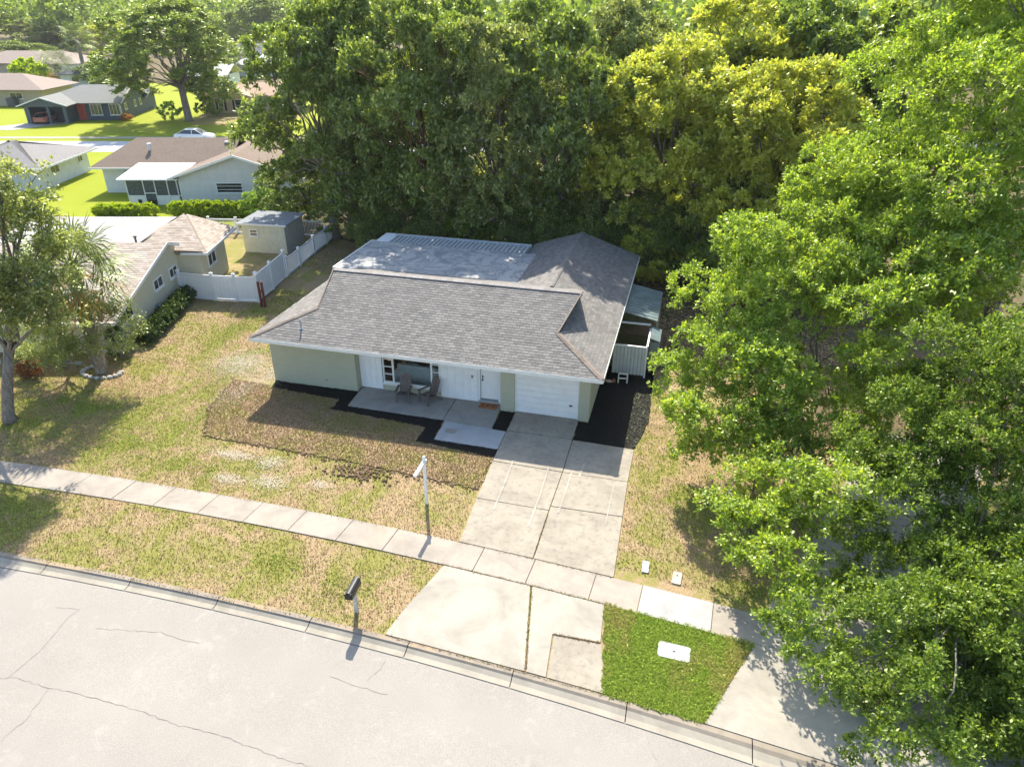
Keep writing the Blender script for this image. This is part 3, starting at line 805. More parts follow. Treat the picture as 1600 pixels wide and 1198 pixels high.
# garage door of horizontal panels
gd = hp(MB().box(-6.19, -6.12, 25.47, 25.56, 0, 2.2).box(-3.53, -3.46, 25.47, 25.56, 0, 2.2).box(-6.19, -3.46, 25.47, 25.56, 2.2, ZW), 'garage_door', WHITE)
for i in range(8):
    z = .02 + i * .272
    hp(MB().box(-6.118, -3.532, 25.49, 25.53, z, z + .262).box(-6.118, -3.532, 25.505, 25.53, z + .262, z + .272), 'panel', WHITE, gd)
hp(MB().box(-3.85, -3.72, 25.46, 25.488, .6, .66), 'handle', BLACK, gd)
hp(MB().box(-8.19, -8.12, 25.74, 25.775, 1.22, 1.34), 'doorbell', m_plain('bell_brass', (.3, .25, .18), .4))
hp(MB().ball((-8.84, 25.72, 1.86), .045), 'porch_camera', BLACK)
hp(MB().box(-14.98, -14.86, 25.37, 25.398, .35, .43), 'outlet_cover', m_plain('outlet', (.3, .32, .25), .6))

# roof planes
E0, RZ = 2.6, 4.23
YF, XL, XR, RY = 24.38, -17.8, -2.42, 29.25
front = [(XL, YF, E0), (XR, YF, E0), (XR - 2.25, YF + 2.25, E0 + .75), (-4.1, RY, RZ), (-16.0, RY, RZ), (XL + 2.25, YF + 2.25, E0 + .75)]
back = [(-16.0, RY, RZ), (-4.1, RY, RZ), (-4.67, 31.85, 3.36), (-4.7, 34.1, 2.61), (XL, 34.1, 2.61), (XL + 2.25, 31.85, 3.36)]
leftp = [(XL, YF, E0), (XL + 2.25, YF + 2.25, E0 + .75), (XL + 2.25, 31.87, E0 + .75), (XL, 34.12, E0)]
right = [(XR, YF, E0), (XR, 40.1, E0), (-5.8, 40.1, 3.727), (-5.8, 30.75, 3.727), (-4.67, 31.88, 3.35), (-4.67, 26.63, 3.35)]
wingl = [(-5.8, 30.75, 3.727), (-5.8, 40.1, 3.727), (-8.6, 40.1, 2.794), (-8.6, 33.55, 2.794)]
m = MB()
for P in (front, back, leftp, right, wingl): m.slab([(p[0], p[1], p[2] - .005) for p in P], -0.10)
roof = hp(m, 'roof', ROOFBASE)
m = MB()
shingle_rows(m, front, (1, 0, 0), (0, 3, 1))
shingle_rows(m, right, (0, 1, 0), (-3, 0, 1))
shingle_rows(m, leftp, (0, 1, 0), (3, 0, 1))
shingle_rows(m, wingl, (0, 1, 0), (3, 0, 1))
shingle_rows(m, back, (1, 0, 0), (0, -3, 1))
hp(m, 'shingles', SHING, roof, kind='stuff', fix=False)
CAP = m_shingle('ridge_cap', [(0.33, 0.30, 0.27), (0.40, 0.37, 0.34), (0.44, 0.41, 0.38)])
def caps(a, b, w, mat, k=0.28):
    a = Vector(a); b = Vector(b); L = (b - a).length; n_ = int(L / k); d = (b - a).normalized(); m = MB()
    side_ = d.cross(Vector((0, 0, 1))).normalized() * w
    for i in range(n_):
        p = a + d * (L * i / n_); q = a + d * (L * (i + 1) / n_ - .008); up = Vector((0, 0, .055)); lo = Vector((0, 0, -w * .33 + .05))
        m.face([p - side_ + lo, q - side_ + lo, q + up, p + up]); m.face([p + up, q + up, q + side_ + lo, p + side_ + lo])
    hp(m, 'ridge_cap', mat, roof, kind='stuff', fix=False)
caps((-16.0, RY, RZ), (-4.1, RY, RZ), .16, CAP)
caps((-5.8, 30.9, 3.727), (-5.8, 40.1, 3.727), .10, SHING)
HIPC = m_shingle('hip_cap', [(0.20, 0.16, 0.13), (0.27, 0.22, 0.18), (0.30, 0.25, 0.2)])
caps((XR, YF, E0), front[2], .12, HIPC); caps((XL, YF, E0), front[5], .12, HIPC)
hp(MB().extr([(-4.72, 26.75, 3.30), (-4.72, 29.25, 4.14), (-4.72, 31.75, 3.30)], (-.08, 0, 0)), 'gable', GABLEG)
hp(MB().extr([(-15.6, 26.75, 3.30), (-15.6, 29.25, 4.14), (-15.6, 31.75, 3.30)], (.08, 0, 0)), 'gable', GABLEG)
hp(MB().extr([(-8.2, 40.0, 2.4), (-5.8, 40.0, 3.6), (-3.0, 40.0, 2.4)], (0, -.1, 0)), 'gable', SAGE)
# fascia, soffit and drip edges
hp(MB().box(XL, XR, YF - .03, YF + .01, 2.44, 2.60), 'fascia', TRIM)
hp(MB().box(XL - .03, XL + .01, YF + .012, 34.1, 2.44, 2.60), 'fascia', TRIM)
hp(MB().box(XR - .01, XR + .03, YF + .012, 40.1, 2.44, 2.60), 'fascia', TRIM)
hp(MB().box(XL + .02, XR - .02, YF + .02, 25.85, 2.45, 2.475), 'soffit', WHITE)
hp(MB().box(XR - .6, XR - .02, 25.852, 40.0, 2.45, 2.475), 'soffit', WHITE)
hp(MB().bar((-4.64, 26.62, 3.40), (-4.09, 29.25, 4.27), .05, .04), 'rake_board', HIPC)
hp(MB().bar((-15.58, 26.62, 3.40), (-16.01, 29.25, 4.27), .05, .04), 'rake_board', HIPC)
# vent pipe
hp(MB().tube([(-15.7, 25.2, 2.85), (-15.7, 25.2, 3.28), (-15.72, 25.15, 3.32)], [.035, .035, .03]).tube([(-15.7, 25.2, 2.89), (-15.7, 25.2, 2.93)], [.09, .05]), 'vent_pipe', m_plain('vent_metal', (.30, .36, .40), .4))
# flat roof over the back room with a white edge
n = NT('flat_roof_membrane'); p = n.pos()
sw = n.noise(p, 0.55, 3, 0.5, 3.5); ff = n.noise(p, 3.0, 5, 0.6)
col = n.ramp(sw, [(0.38, (0.22, 0.24, 0.25)), (0.46, (0.38, 0.38, 0.36)), (0.5, (0.20, 0.215, 0.225)), (0.56, (0.40, 0.40, 0.38))])  # stain swirls, contrast raised to paint in dappled tree shade
col = n.mix(n.ramp(ff, [(0.5, 0.0), (0.7, 0.4)]), col, (0.3, 0.29, 0.28))
FLAT = n.principled(col, 0.8, n.bump(ff, 0.2, 0.02), 0.3)
fr = hp(MB().box(-17.85, -7.95, 32.6, 37.55, 2.90, 3.02), 'flat_roof', FLAT)
hp(MB().box(-17.92, -17.852, 32.6, 37.6, 2.82, 3.05).box(-17.85, -17.0, 37.552, 37.62, 2.82, 3.05), 'edge_trim', TRIM, fr)
hp(MB().box(-17.85, -8.7, 32.9, 39.7, 2.4, 2.88).box(-17.3, -17.1, 33.6, 39.7, 0, 2.39), 'wall', WHITE)
for i in range(32):
    a = -16.9 + i * .262
    hp(MB().box(a, a + .10, 37.62, 39.05, 2.90, 2.99), 'rafter', m_plain('rafter_metal', (.42, .46, .48), .5) if i == 0 else bpy.data.materials['rafter_metal'])
hp(MB().box(-17.0, -8.7, 39.06, 39.2, 2.86, 3.02), 'beam', bpy.data.materials['rafter_metal'])
hp(MB().box(-17.0, -8.7, 37.62, 39.05, 2.885, 2.897), 'patio_ceiling', m_plain('patio_ceiling', (.55, .5, .44), .9, .4, 2))

# things inside the front room, seen through the window
s = thing('sofa', 'white sofa back seen through the front window behind the porch chairs', 'sofa', (-10.9, 26.9, 0.02))
FAB = m_plain('white_fabric', (.75, .76, .74), .9)
MB().box(-.95, .95, -.3, .6, .1, .5).make('seat', FAB, s)
MB().box(-.98, .98, -.48, -.3, .1, 1.0).box(-.98, .98, -.47, -.31, 1.0, 1.05).make('backrest', FAB, s)
MB().box(-1.15, -.97, -.45, .6, .1, .7).make('armrest', FAB, s); MB().box(.97, 1.15, -.45, .6, .1, .7).make('armrest', FAB, s)
BEDT = m_plain('blanket', (.2, .2, .2), .9)
tag(MB().ball((-11.2, 26.6, 1.12), .22, 10, 6, 0, (1.3, .7, .35)).make('cushion', BEDT), 'dark cushion lying on top of the white sofa inside the front window', 'cushion')
lamp = thing('lamp', 'lit globe lamp glowing in the left sidelight of the front window', 'lamp', (-12.35, 26.7, 0.02))
MB().tube([(0, 0, 0), (0, 0, .04)], [.14, .13], 12).tube([(0, 0, .04), (0, 0, 1.1)], .015).make('stand', BLACK, lamp)
n = NT('lamp_globe'); em = n.n('ShaderNodeEmission'); em.inputs[0].default_value = (1, .62, .32, 1); em.inputs[1].default_value = 1.2; n.l(em.outputs[0], n.out.inputs[0])
MB().ball((0, 0, 1.24), .16, 12, 8).make('lamp_shade', n.mat, lamp)

# doormat, chairs
MATB = m_plain('coir_mat', (.33, .13, .05), .95, .3, 20)
dm = thing('doormat', 'reddish brown doormat with dark lettering in front of the white front door', 'doormat', (-7.38, 25.54, 0.05), R(-1))
MB().box(-.40, .40, -.22, .22, 0, .02).make('mat', MATB, dm)
MB().box(-.28, -.20, -.06, .06, .0205, .022).box(-.08, .0, -.07, .07, .0205, .022).box(.0, .06, .0, .07, .0205, .022).box(.16, .24, -.06, .06, .0205, .022).make('lettering', BLACK, dm)
CHM = m_plain('chair_resin', (.13, .105, .095), .6)
def adirondack(label, loc, rz):
    t = thing('patio_chair', label, 'chair', loc, rz, 'chairs on the front porch')
    # local: sits facing -y
    for i in range(5):
        x0 = -.25 + i * .1; zt = (.98, 1.05, 1.08, 1.05, .98)[i]
        m = MB(); m.bar((x0 + .05, .22, .30), (x0 + .05, .50, zt), .088, .02, 0, (0, 1, 0)); m.make('back_slat', CHM, t)
    for i in range(6):
        y0 = -.25 + i * .09; m = MB(); m.box(-.25, .25, y0, y0 + .078, .36 - i * .018, .38 - i * .018); m.make('seat_slat', CHM, t)
    for sx in (-1, 1):
        m = MB(); m.box(sx * .28 - .035 - .02, sx * .28 + .035 + .02, -.34, .30, .56, .585); m.make('armrest', CHM, t)
        m = MB(); m.box(sx * .28 - .02, sx * .28 + .02, -.30, -.22, 0, .56); m.make('leg', CHM, t)
        m = MB(); m.bar((sx * .25, .10, .33), (sx * .25, .52, .02), .04, .08); m.bar((sx * .25, -.25, .33), (sx * .25, .12, .30), .03, .07); m.make('leg', CHM, t)
    m = MB(); m.box(-.27, .27, .30, .33, .52, .56); m.make('cross_bar', CHM, t)
    return t
adirondack('left of the two dark brown slatted chairs, standing in front of the sofa window', (-11.08, 25.12, .06), R(8))
adirondack('right of the two dark brown slatted chairs, turned a little towards the left one', (-10.0, 25.25, .06), R(-32))

# ------------------------------------------------------------------ enclosure beside the house
enc = thing('equipment_enclosure', 'white ribbed metal enclosure with green lean-to roof beside the right wall of the green house', 'enclosure', (-1.9, 30.8, 0))
EO = (-1.9, 30.8, 0)
n = NT('ribbed_metal'); p = n.pos(False); 
RIB = n.principled(n.ramp(n.noise(p, 1.5, 4), [(.3, (.50, .54, .54)), (.7, (.60, .64, .64))]), .5, None, .4)
for i in range(9):
    a = -2.6 + i * .165
    MB().box(a, a + .15, 30.0, 30.03, 0.12, 1.52).box(a + .05, a + .10, 29.975, 29.999, 0.12, 1.52).make('panel', RIB, enc, org=EO)
MB().box(-2.7, -1.1, 29.97, 30.06, 1.521, 1.58).box(-1.12, -1.04, 30.061, 32.2, 1.53, 1.60).box(-2.5, -1.1, 32.2, 32.28, 1.72, 1.80).box(-1.12, -1.05, 29.97, 30.04, 0, 1.52).make('frame', WHITE, enc, org=EO)
MB().box(-1.11, -1.07, 30.06, 32.2, .1, 1.52).make('side_panel', RIB, enc, org=EO)
GREENR = m_plain('green_corrugated', (.14, .19, .185), .5, .3, 2)
m = MB()
for i in range(12):
    y0 = 32.2 + i * .33
    m.slab([(-2.45, y0, 2.32), (-.80, y0, 2.0), (-.80, y0 + .30, 2.0), (-2.45, y0 + .30, 2.32)], -.03)
    m.slab([(-2.45, y0 + .30, 2.34), (-.80, y0 + .30, 2.02), (-.80, y0 + .33, 2.02), (-2.45, y0 + .33, 2.34)], -.05)
m.make('roof', GREENR, enc, org=EO)
MB().slab([(-1.02, 30.7, 1.75), (-.55, 30.7, 1.6), (-.55, 32.15, 1.6), (-1.02, 32.15, 1.75)], -.04).box(-.62, -.57, 30.7, 32.1, .1, 1.56).box(-1.0, -.62, 30.7, 30.74, .1, 1.56).make('side_cover', GREENR, enc, org=EO)
MB().box(-.86, -.80, 32.3, 32.36, 0, 1.95).box(-.86, -.80, 36, 36.06, 0, 1.95).box(-.86, -.80, 34.2, 34.26, 0, 1.95).make('post', m_plain('old_wood', (.42, .36, .27), .9), enc, org=EO)
ac = thing('air_conditioner', 'grey air conditioning unit with round fan grille inside the white enclosure', 'air conditioner', (-2.25, 30.75, .05))
ACM = m_plain('ac_metal', (.38, .36, .32), .5)
MB().box(-.38, .38, -.38, .38, 0, .75).make('casing', ACM, ac)
MB().tube([(0, 0, .751), (0, 0, .78)], [.33, .31], 20).make('fan_grille', BLACK, ac)
m = MB()
for k in range(20):
    t = k * math.pi / 10; m.bar((math.cos(t) * .06, math.sin(t) * .06, .79), (math.cos(t) * .32, math.sin(t) * .32, .79), .012, .01)
m.tube([(0, 0, .781), (0, 0, .80)], .07, 12)
m.make('fan_guard', ACM, ac)
pp_ = thing('pipe_stand', 'white bent plastic pipe standing in black mulch before the enclosure', 'pipe', (-2.05, 29.2, 0))
MB().bar((-.15, 0, .0), (-.15, 0, .5), .05, .05).bar((-.15, 0, .5), (.25, 0, .5), .06, .05).bar((.25, 0, .5), (.25, 0, .05), .06, .06).bar((-.15, 0, .25), (.2, 0, .28), .05, .05).make('pipe', WHITE, pp_)
tag(MB().ball((-2.62, 29.15, .07), .13, 7, 5, 0, (1.4, .8, .5)).make('stone', m_plain('pink_stone', (.55, .38, .34), .9)), 'pale pink stone lying in the black mulch left of the bent pipe', 'stone')
tag(MB().ball((-2.4, 29.2, .08), .10, 7, 5, 0, (.8, .9, 1.2)).make('pot', m_plain('rust_pot', (.3, .12, .06), .9)), 'small rusty brown pot beside the bent white pipe', 'pot')

# ------------------------------------------------------------------ small street things
WMET = m_plain('white_tube', (.8, .8, .8), .4, .05)
sp = thing('sign_post', 'bare white real estate sign post with short arm on the front lawn', 'sign post', (-7.64, 18.55, 0), 0)
MB().box(-.045, .045, -.045, .045, 0, 1.93).make('post', WMET, sp)
MB().box(-.05, .05, -.87, .12, 1.72, 1.82).make('arm', WMET, sp)
MB().ball((0, 0, 1.96), .06, 8, 6, 0, (1, 1, .9)).make('cap', WMET, sp)
mb_ = thing('mailbox', 'black mailbox on a weathered white post by the kerb', 'mailbox', (-7.87, 13.35, 0), R(3))
MB().box(-.05, .05, -.05, .05, 0, .84).make('post', m_plain('worn_white_wood', (.55, .53, .5), .8, .4, 14), mb_)
m = MB(); prof = []
for k in range(9):
    t = math.pi * k / 8; prof.append((math.cos(t) * .11, -.38, .98 + math.sin(t) * .11))
prof += [(-.11, -.38, .84), (.11, -.38, .84)]
m.extr(prof, (0, .66, 0)); m.make('box', m_plain('mailbox_black', (.035, .037, .04), .35), mb_)
MB().box(-.10, .10, -.395, -.381, .85, 1.06).box(-.02, .02, -.41, -.396, 1.03, 1.05).make('door', BLACK, mb_)
LID = m_plain('lid_plastic', (.33, .345, .35), .6)
v = thing('utility_vault', 'large pale grey utility vault lid in the green verge grass', 'utility lid', (1.06, 14.16, 0), R(-3))
def oct_(w, h, c): return [(-w + c, -h), (w - c, -h), (w, -h + c), (w, h - c), (w - c, h), (-w + c, h), (-w, h - c), (-w, -h + c)]
MB().prism(oct_(.43, .265, .06), -.05, .03).make('lid', LID, v)
MB().prism(oct_(.035, .02, .005), .031, .034).make('key_hole', BLACK, v); 
MB().box(.22, .27, -.14, -.11, .031, .034).box(-.25, -.2, .12, .15, .031, .034).make('lettering', m_plain('lid_mark', (.35, .36, .36), .7), v)
w1 = thing('meter_box', 'white water meter lid in dry grass nearer the driveway', 'meter lid', (0.04, 17.28, 0), R(0))
MB().prism(oct_(.11, .26, .03), -.05, .03).make('lid', LID, w1); MB().box(-.06, .06, -.1, .06, .031, .036).make('cover', m_plain('meter_cover', (.5, .5, .5), .6), w1)
w2 = thing('meter_box', 'cream water meter lid with dark dot, right of the other meter lid', 'meter lid', (1.01, 17.02, 0), R(-4))
MB().prism(oct_(.135, .26, .03), -.05, .035).make('lid', m_plain('cream_lid', (.42, .38, .31), .7), w2); MB().tube([(0, .1, .036), (0, .1, .04)], .03, 8).make('key_hole', BLACK, w2)
rp = thing('red_post', 'short reddish brown timber post pair before the white fence corner', 'post', (-22.85, 33.2, 0))
REDW = m_plain('red_wood', (.17, .05, .03), .8)
MB().bar((-.14, 0, 0), (-.2, .05, 1.5), .1, .1).make('post', REDW, rp); MB().bar((.06, .02, 0), (.03, .05, 1.5), .1, .1).make('post', REDW, rp)
MB().box(-.16, .02, -.04, .06, .9, 1.0).make('tie', REDW, rp)

# ------------------------------------------------------------------ white vinyl fence
def fence_run(name, label, pts, h, kind, gate=False):
    a0 = pts[0]
    t = thing(name, label, 'fence', (a0[0], a0[1], 0), 0)
    og = (a0[0], a0[1], 0)
    for i, p in enumerate(pts):
        hh = h + .12
        MB().box(p[0] - .065, p[0] + .065, p[1] - .065, p[1] + .065, 0, hh).box(p[0] - .09, p[0] + .09, p[1] - .09, p[1] + .09, hh, hh + .03).ball((p[0], p[1], hh + .03), .06, 6, 4).make('post', VINYL, t, org=og)
    for a, b in zip(pts[:-1], pts[1:]):
        A = Vector((*a, 0)); B = Vector((*b, 0)); d = (B - A).normalized(); A = A + d * .066; B = B - d * .066; L = (B - A).length
        MB().bar(A + Vector((0, 0, h - .04)), B + Vector((0, 0, h - .04)), .05, .09).bar(A + Vector((0, 0, .09)), B + Vector((0, 0, .09)), .05, .12).make('rail', VINYL, t, org=og)
        if kind == 'solid':
            k = max(2, int(L / .2))
            for j in range(k):
                p0 = A + d * (L * j / k + .003); p1 = A + d * (L * (j + 1) / k - .003); zc = h / 2 + .03
                MB().bar(p0 + Vector((0, 0, zc)), p1 + Vector((0, 0, zc)), .022, h - .27).make('board', VINYL, t, org=og)
        else:
            m = MB(); k = int(L / .11)
            for j in range(k):
                p0 = A + d * (L * (j + .5) / k); m.bar(p0 + Vector((0, 0, .15)), p0 + Vector((0, 0, h - .09)), .035, .02, 0, (d.x, d.y, 0))
            m.make('pickets', VINYL, t, org=og, kind='stuff')
    return t
fence_run('privacy_fence', 'white vinyl privacy fence from the cream house to the lawn corner', [(-28.25, 33.3), (-26.08, 33.36), (-24.77, 33.55), (-23.5, 33.78)], 1.55, 'solid')
fence_run('privacy_fence', 'white solid vinyl fence running back from the corner to the tall post', [(-23.62, 33.98), (-23.85, 35.85), (-24.2, 38.0)], 1.62, 'solid')
fence_run('picket_fence', 'low white vinyl fence of close pickets beside the cream shed', [(-24.24, 38.3), (-24.4, 40.15), (-24.75, 42.75), (-24.97, 45.0), (-25.22, 46.6)], 1.15, 'pickets')
fence_run('picket_fence', 'white picket fence behind the cream shed at the back', [(-25.4, 46.65), (-27.8, 46.4), (-30.2, 46.1)], 1.15, 'pickets')
fence_run('picket_fence', 'white picket fence left of the cream shed under the lime hedge', [(-30.5, 46.0), (-32.56, 45.6), (-34.6, 45.2)], 1.1, 'pickets')
# shed
shed = thing('shed', 'small cream garden shed with flat dark roof inside the white fence', 'shed', (-29.56, 41.9, 0), R(5))
CREAM = m_plain('cream_siding', (.62, .60, .46), .8)
GREYROOF = m_shingle('grey_shed_roof', [(.20, .22, .24), (.26, .28, .30), (.30, .32, .33)], False)
for i in range(16):
    MB().box(i * .195 + .003, i * .195 + .192, 0, .04, 0, 1.95).make('siding_board', CREAM, shed)
MB().box(3.08, 3.12, .0, 2.9, 0, 1.9).box(0, .04, .042, 2.9, 0, 1.9).box(.04, 3.08, 2.86, 2.9, 0, 1.9).make('wall', m_plain('grey_siding', (.42, .42, .38), .8), shed)
MB().slab([(-.25, -.2, 2.0), (3.35, -.2, 2.0), (3.35, 3.1, 2.02), (-.25, 3.1, 2.02)], .07).make('roof', GREYROOF, shed)
MB().box(-.25, 3.35, -.23, -.202, 1.96, 2.08).make('fascia', TRIM, shed)
window(shed, (.55, 0), (1.15, 0), 1.15, 1.65, (0, -1), cols=1, rows=2)

# ------------------------------------------------------------------ neighbouring houses
PHI = R(15.6)
def hip_roof(m, x0, x1, y0, y1, z, s_, ridge='x', gl=False, gr=False, th=.1):
    """hip roof; gl / gr turn the low / high end into a gable"""
    if ridge == 'x':
        h = (y1 - y0) / 2; yc = (y0 + y1) / 2; zr = z + h * s_
        a = x0 if gl else x0 + h; b = x1 if gr else x1 - h
        P = [[(x0, y0, z), (x1, y0, z), (b, yc, zr), (a, yc, zr)], [(x1, y1, z), (x0, y1, z), (a, yc, zr), (b, yc, zr)]]
        if not gl: P.append([(x0, y1, z), (x0, y0, z), (a, yc, zr)])
        if not gr: P.append([(x1, y0, z), (x1, y1, z), (b, yc, zr)])
    else:
        h = (x1 - x0) / 2; xc = (x0 + x1) / 2; zr = z + h * s_
        a = y0 if gl else y0 + h; b = y1 if gr else y1 - h
        P = [[(x1, y0, z), (x1, y1, z), (xc, b, zr), (xc, a, zr)], [(x0, y1, z), (x0, y0, z), (xc, a, zr), (xc, b, zr)]]
        if not gl: P.append([(x0, y0, z), (x1, y0, z), (xc, a, zr)])
        if not gr: P.append([(x1, y1, z), (x0, y1, z), (xc, b, zr)])
    for q in P: m.slab(q, -th)
    return P

# cream house next door: local x to the right wall (0), y back
cre = thing('house', 'cream painted block house with tan shingle roof at the left behind the palm', 'house', (-26.5, 26.14, 0), PHI)
MB().box(-.2, 0, 0, 8.29, 0, 1.85).make('wall', BRICKCREAM, cre)
MB().box(-12, -.2, 0, .2, 0, 1.85).make('wall', BRICKCREAM, cre)
MB().box(.002, 1.32, 8.3, 8.5, 0, 2.3).make('wall', BRICKCREAM, cre)
MB().box(1.12, 1.32, 8.5, 12.4, 0, 2.3).make('wall', BRICKCREAM, cre)
MB().box(-9, 1.12, 12.2, 12.4, 0, 2.3).make('wall', BRICKCREAM, cre)
MB().extr([(-.0, .0, 1.852), (-.0, 6.7, 3.38), (-.0, 8.29, 2.9), (-.0, 8.29, 1.852)], (-.15, 0, 0)).make('gable', BRICKCREAM, cre)
s3 = .232
mainf = [(-13, -.6, 1.83), (.35, -.6, 1.83), (.35, 6.7, 1.83 + 7.3 * s3), (-13, 6.7, 1.83 + 7.3 * s3)]
zt = 2.28 + 7.8 * s3
zt = mainf[2][2]
pk = (-1.2, 11.3, 3.95)
wing = [[(1.75, 8.6, 2.5), (1.75, 13.6, 2.5), (pk[0], 12.3, 3.62)],
        [(.35, 6.95, 2.75), (1.75, 8.6, 2.5), (pk[0], 12.3, 3.62), (-2.6, 8.2, 3.15), (-2.2, 6.95, 3.0)]]
zr = 4.0
wf_ = [(-2.9, 7.6, zt - .25), (.33, 7.0, zt - .6)]
# front slope
r_ = MB().slab([(p[0], p[1], p[2] - .004) for p in mainf], -.1)
r2 = [(-2.3, 6.9, 3.25), (1.0, 8.0, 2.55), (1.8, 8.25, 2.50), (1.8, 13.2, 2.50), (-.7, 13.0, 3.5), (-2.4, 9.0, 3.3)]
hipf = [(-2.4, 8.05, 2.62), (1.85, 8.05, 2.50), (-.75, 12.6, 3.55)]
hipr = [(1.85, 8.05, 2.50), (1.85, 13.4, 2.50), (-.75, 12.6, 3.55)]
hipl = [(-2.6, 8.3, 2.66), (-.75, 12.6, 3.55), (-1.4, 13.4, 3.2), (-3.0, 10.5, 2.7)]
backs = [(-13, 6.9, zt), (.35, 6.9, zt), (.35, 9.9, 3.15), (-13, 9.9, 3.15)]
for q in (hipf, hipr, hipl): r_.slab([(p[0], p[1], p[2] - .004) for p in q], -.1)
rc = r_.make('roof', m_plain('tan_underlay', (.3, .25, .2), .95), cre)
m = MB()
shingle_rows(m, mainf, (1, 0, 0), (0, 1, s3), .2, .34)
shingle_rows(m, hipr, (0, 1, 0), (-2.6, 0, 1.05), .2, .34)
shingle_rows(m, hipf, (1, -.03, 0), (0.0, 4.5, 1.0), .2, .34)
m.make('shingles', SHING_TAN, rc, kind='stuff', fix=False)
WROOF = m_concrete('white_membrane', (.46, .45, .43), .35)
MB().box(-11, -2.2, 6.72, 14.4, 2.75, 2.9).make('flat_roof', WROOF, cre)
MB().slab([(-13, 6.72, zt - .02), (.30, 6.72, zt - .02), (.30, 8.1, zt - .5), (-13, 8.1, zt - .5)], -.1).make('roof_back', SHING_TAN, cre)
MB().bar((.36, -.62, 1.77), (.36, 6.7, zt - .07), .04, .16).bar((.36, 6.7, zt - .07), (.36, 8.1, zt - .55), .04, .16).make('rake_board', WHITE, cre)
MB().box(-13, .36, -.66, -.62, 1.68, 1.85).make('fascia', WHITE, cre)
MB().box(1.86, 1.9, 8.05, 13.4, 2.36, 2.5).box(.36, 1.9, 8.0, 8.045, 2.36, 2.5).make('fascia', WHITE, cre)
for (a, b, z0, z1) in ((.5, 2.0, 1.15, 1.85), (4.7, 5.85, 1.38, 1.98), (6.8, 7.9, 1.32, 1.9)):
    window(cre, (0.003, a), (0.003, b), z0, z1, (1, 0), cols=2)
window(cre, (1.323, 9.3), (1.323, 10.6), 1.2, 1.95, (1, 0), cols=2)
MB().tube([(-1.95, 7.9, 3.0), (-1.95, 7.9, 3.45)], .06).tube([(-1.95, 7.9, 3.46), (-1.95, 7.9, 3.55)], .1).make('vent_pipe', m_plain('dark_vent', (.08, .08, .08), .6), cre)
MB().tube([(-7.6, 8.6, 2.9), (-7.6, 8.6, 4.0)], .25, 10).make('roof_ventilator', WHITE, cre)
MB().box(.003, .06, 4.4, 4.7, .15, .75).make('hose_reel', m_plain('hose', (.35, .38, .4), .6), cre)
MB().box(-5.3, -5.15, -1.3, -1.15, 0, 2.3).make('porch_post', WHITE, cre)

# brown roofed white house
FW = R(16)
bh = thing('house', 'white stucco house with brown shingle roof and white screened porch beyond the lime hedge', 'house', (-41.8, 51.9, 0), FW)
STUC = m_plain('white_stucco', (.62, .63, .62), .9, .08, 2, bump=.4)
BRROOF = m_shingle('brown_roof', [(.14, .105, .08), (.20, .155, .12), (.245, .19, .15), (.27, .21, .17)], False)
MB().box(0, 10, 0, .2, 0, 2.35).make('wall', STUC, bh)
MB().extr([(0, 0.002, 2.352), (5, 0.002, 3.98), (10, 0.002, 2.352)], (0, .18, 0)).make('gable', STUC, bh)
MB().box(0, .2, .2, 12, 0, 2.35).make('wall', STUC, bh)
MB().box(-8.4, 0, 4.4, 4.6, 0, 2.35).make('wall', STUC, bh)
MB().box(-8.4, -8.2, 4.6, 12, 0, 2.35).make('wall', STUC, bh)
MB().box(9.8, 10, .2, 12, 0, 2.35).make('wall', STUC, bh)
m = MB()
for q in ([(-.7, -.5, 2.3), (-.7, 12.6, 2.3), (4.9, 12.6, 4.15), (4.9, -.5, 4.15)], [(10.6, -.5, 2.3), (10.6, 12.6, 2.3), (4.9, 12.6, 4.15), (4.9, -.5, 4.15)],
          [(-9.1, 3.6, 2.35), (3.0, 3.6, 2.35), (3.0, 8.1, 4.17), (-6.4, 8.1, 4.17)], [(-9.1, 3.6, 2.35), (-6.4, 8.1, 4.17), (-6.4, 8.2, 4.17), (-9.1, 12.6, 2.35)],
          [(-9.1, 12.6, 2.35), (3, 12.6, 2.35), (3, 8.1, 4.17), (-6.4, 8.1, 4.17)]): m.slab(q, -.1)
rb = m.make('roof', BRROOF, bh)
MB().bar((-.72, -.54, 2.24), (4.9, -.54, 4.10), .05, .18).make('rake_board', WHITE, bh)
MB().bar((10.62, -.54, 2.24), (4.93, -.54, 4.10), .05, .18).make('rake_board', WHITE, bh)
MB().box(-9.1, -.75, 3.54, 3.59, 2.22, 2.36).make('fascia', TRIM, bh)
for x_, y_ in ((-4.6, 6.2), (2.0, 7.3)):
    MB().tube([(x_, y_, 3.3), (x_, y_, 3.85)], .14, 8).tube([(x_, y_, 3.86), (x_, y_, 3.98)], [.24, .2], 8).make('roof_vent', m_plain('galv', (.55, .56, .57), .4), bh)
MB().slab([(-5.0, -.4, 2.12), (.02, -.4, 2.12), (.02, 4.3, 2.55), (-5.0, 4.3, 2.55)], .1).make('porch_roof', WHITE, bh)
SCREEN = m_plain('dark_screen', (.10, .115, .11), .9, .5, 6)
pr = MB()
for x_ in (-4.5, -3.1, -2.15, -1.1, -.3, -.06): pr.box(x_, x_ + .07, -.03, .04, 0, 2.1)
pr.box(-4.43, -3.1, -.02, .03, .72, .8).box(-3.03, -2.15, -.02, .03, .95, 1.03).box(-2.08, -.06, -.02, .03, .72, .8).box(-4.5, -4.43, .041, 4.3, 0, 2.1)
pr.make('porch_frame', WHITE, bh)
for a, b in ((-4.42, -3.11), (-3.02, -2.16), (-2.07, -1.11), (-1.02, -.31), (-.22, -.07)):
    MB().box(a, b, 0, .012, .81, 2.1).make('screen', SCREEN, bh)
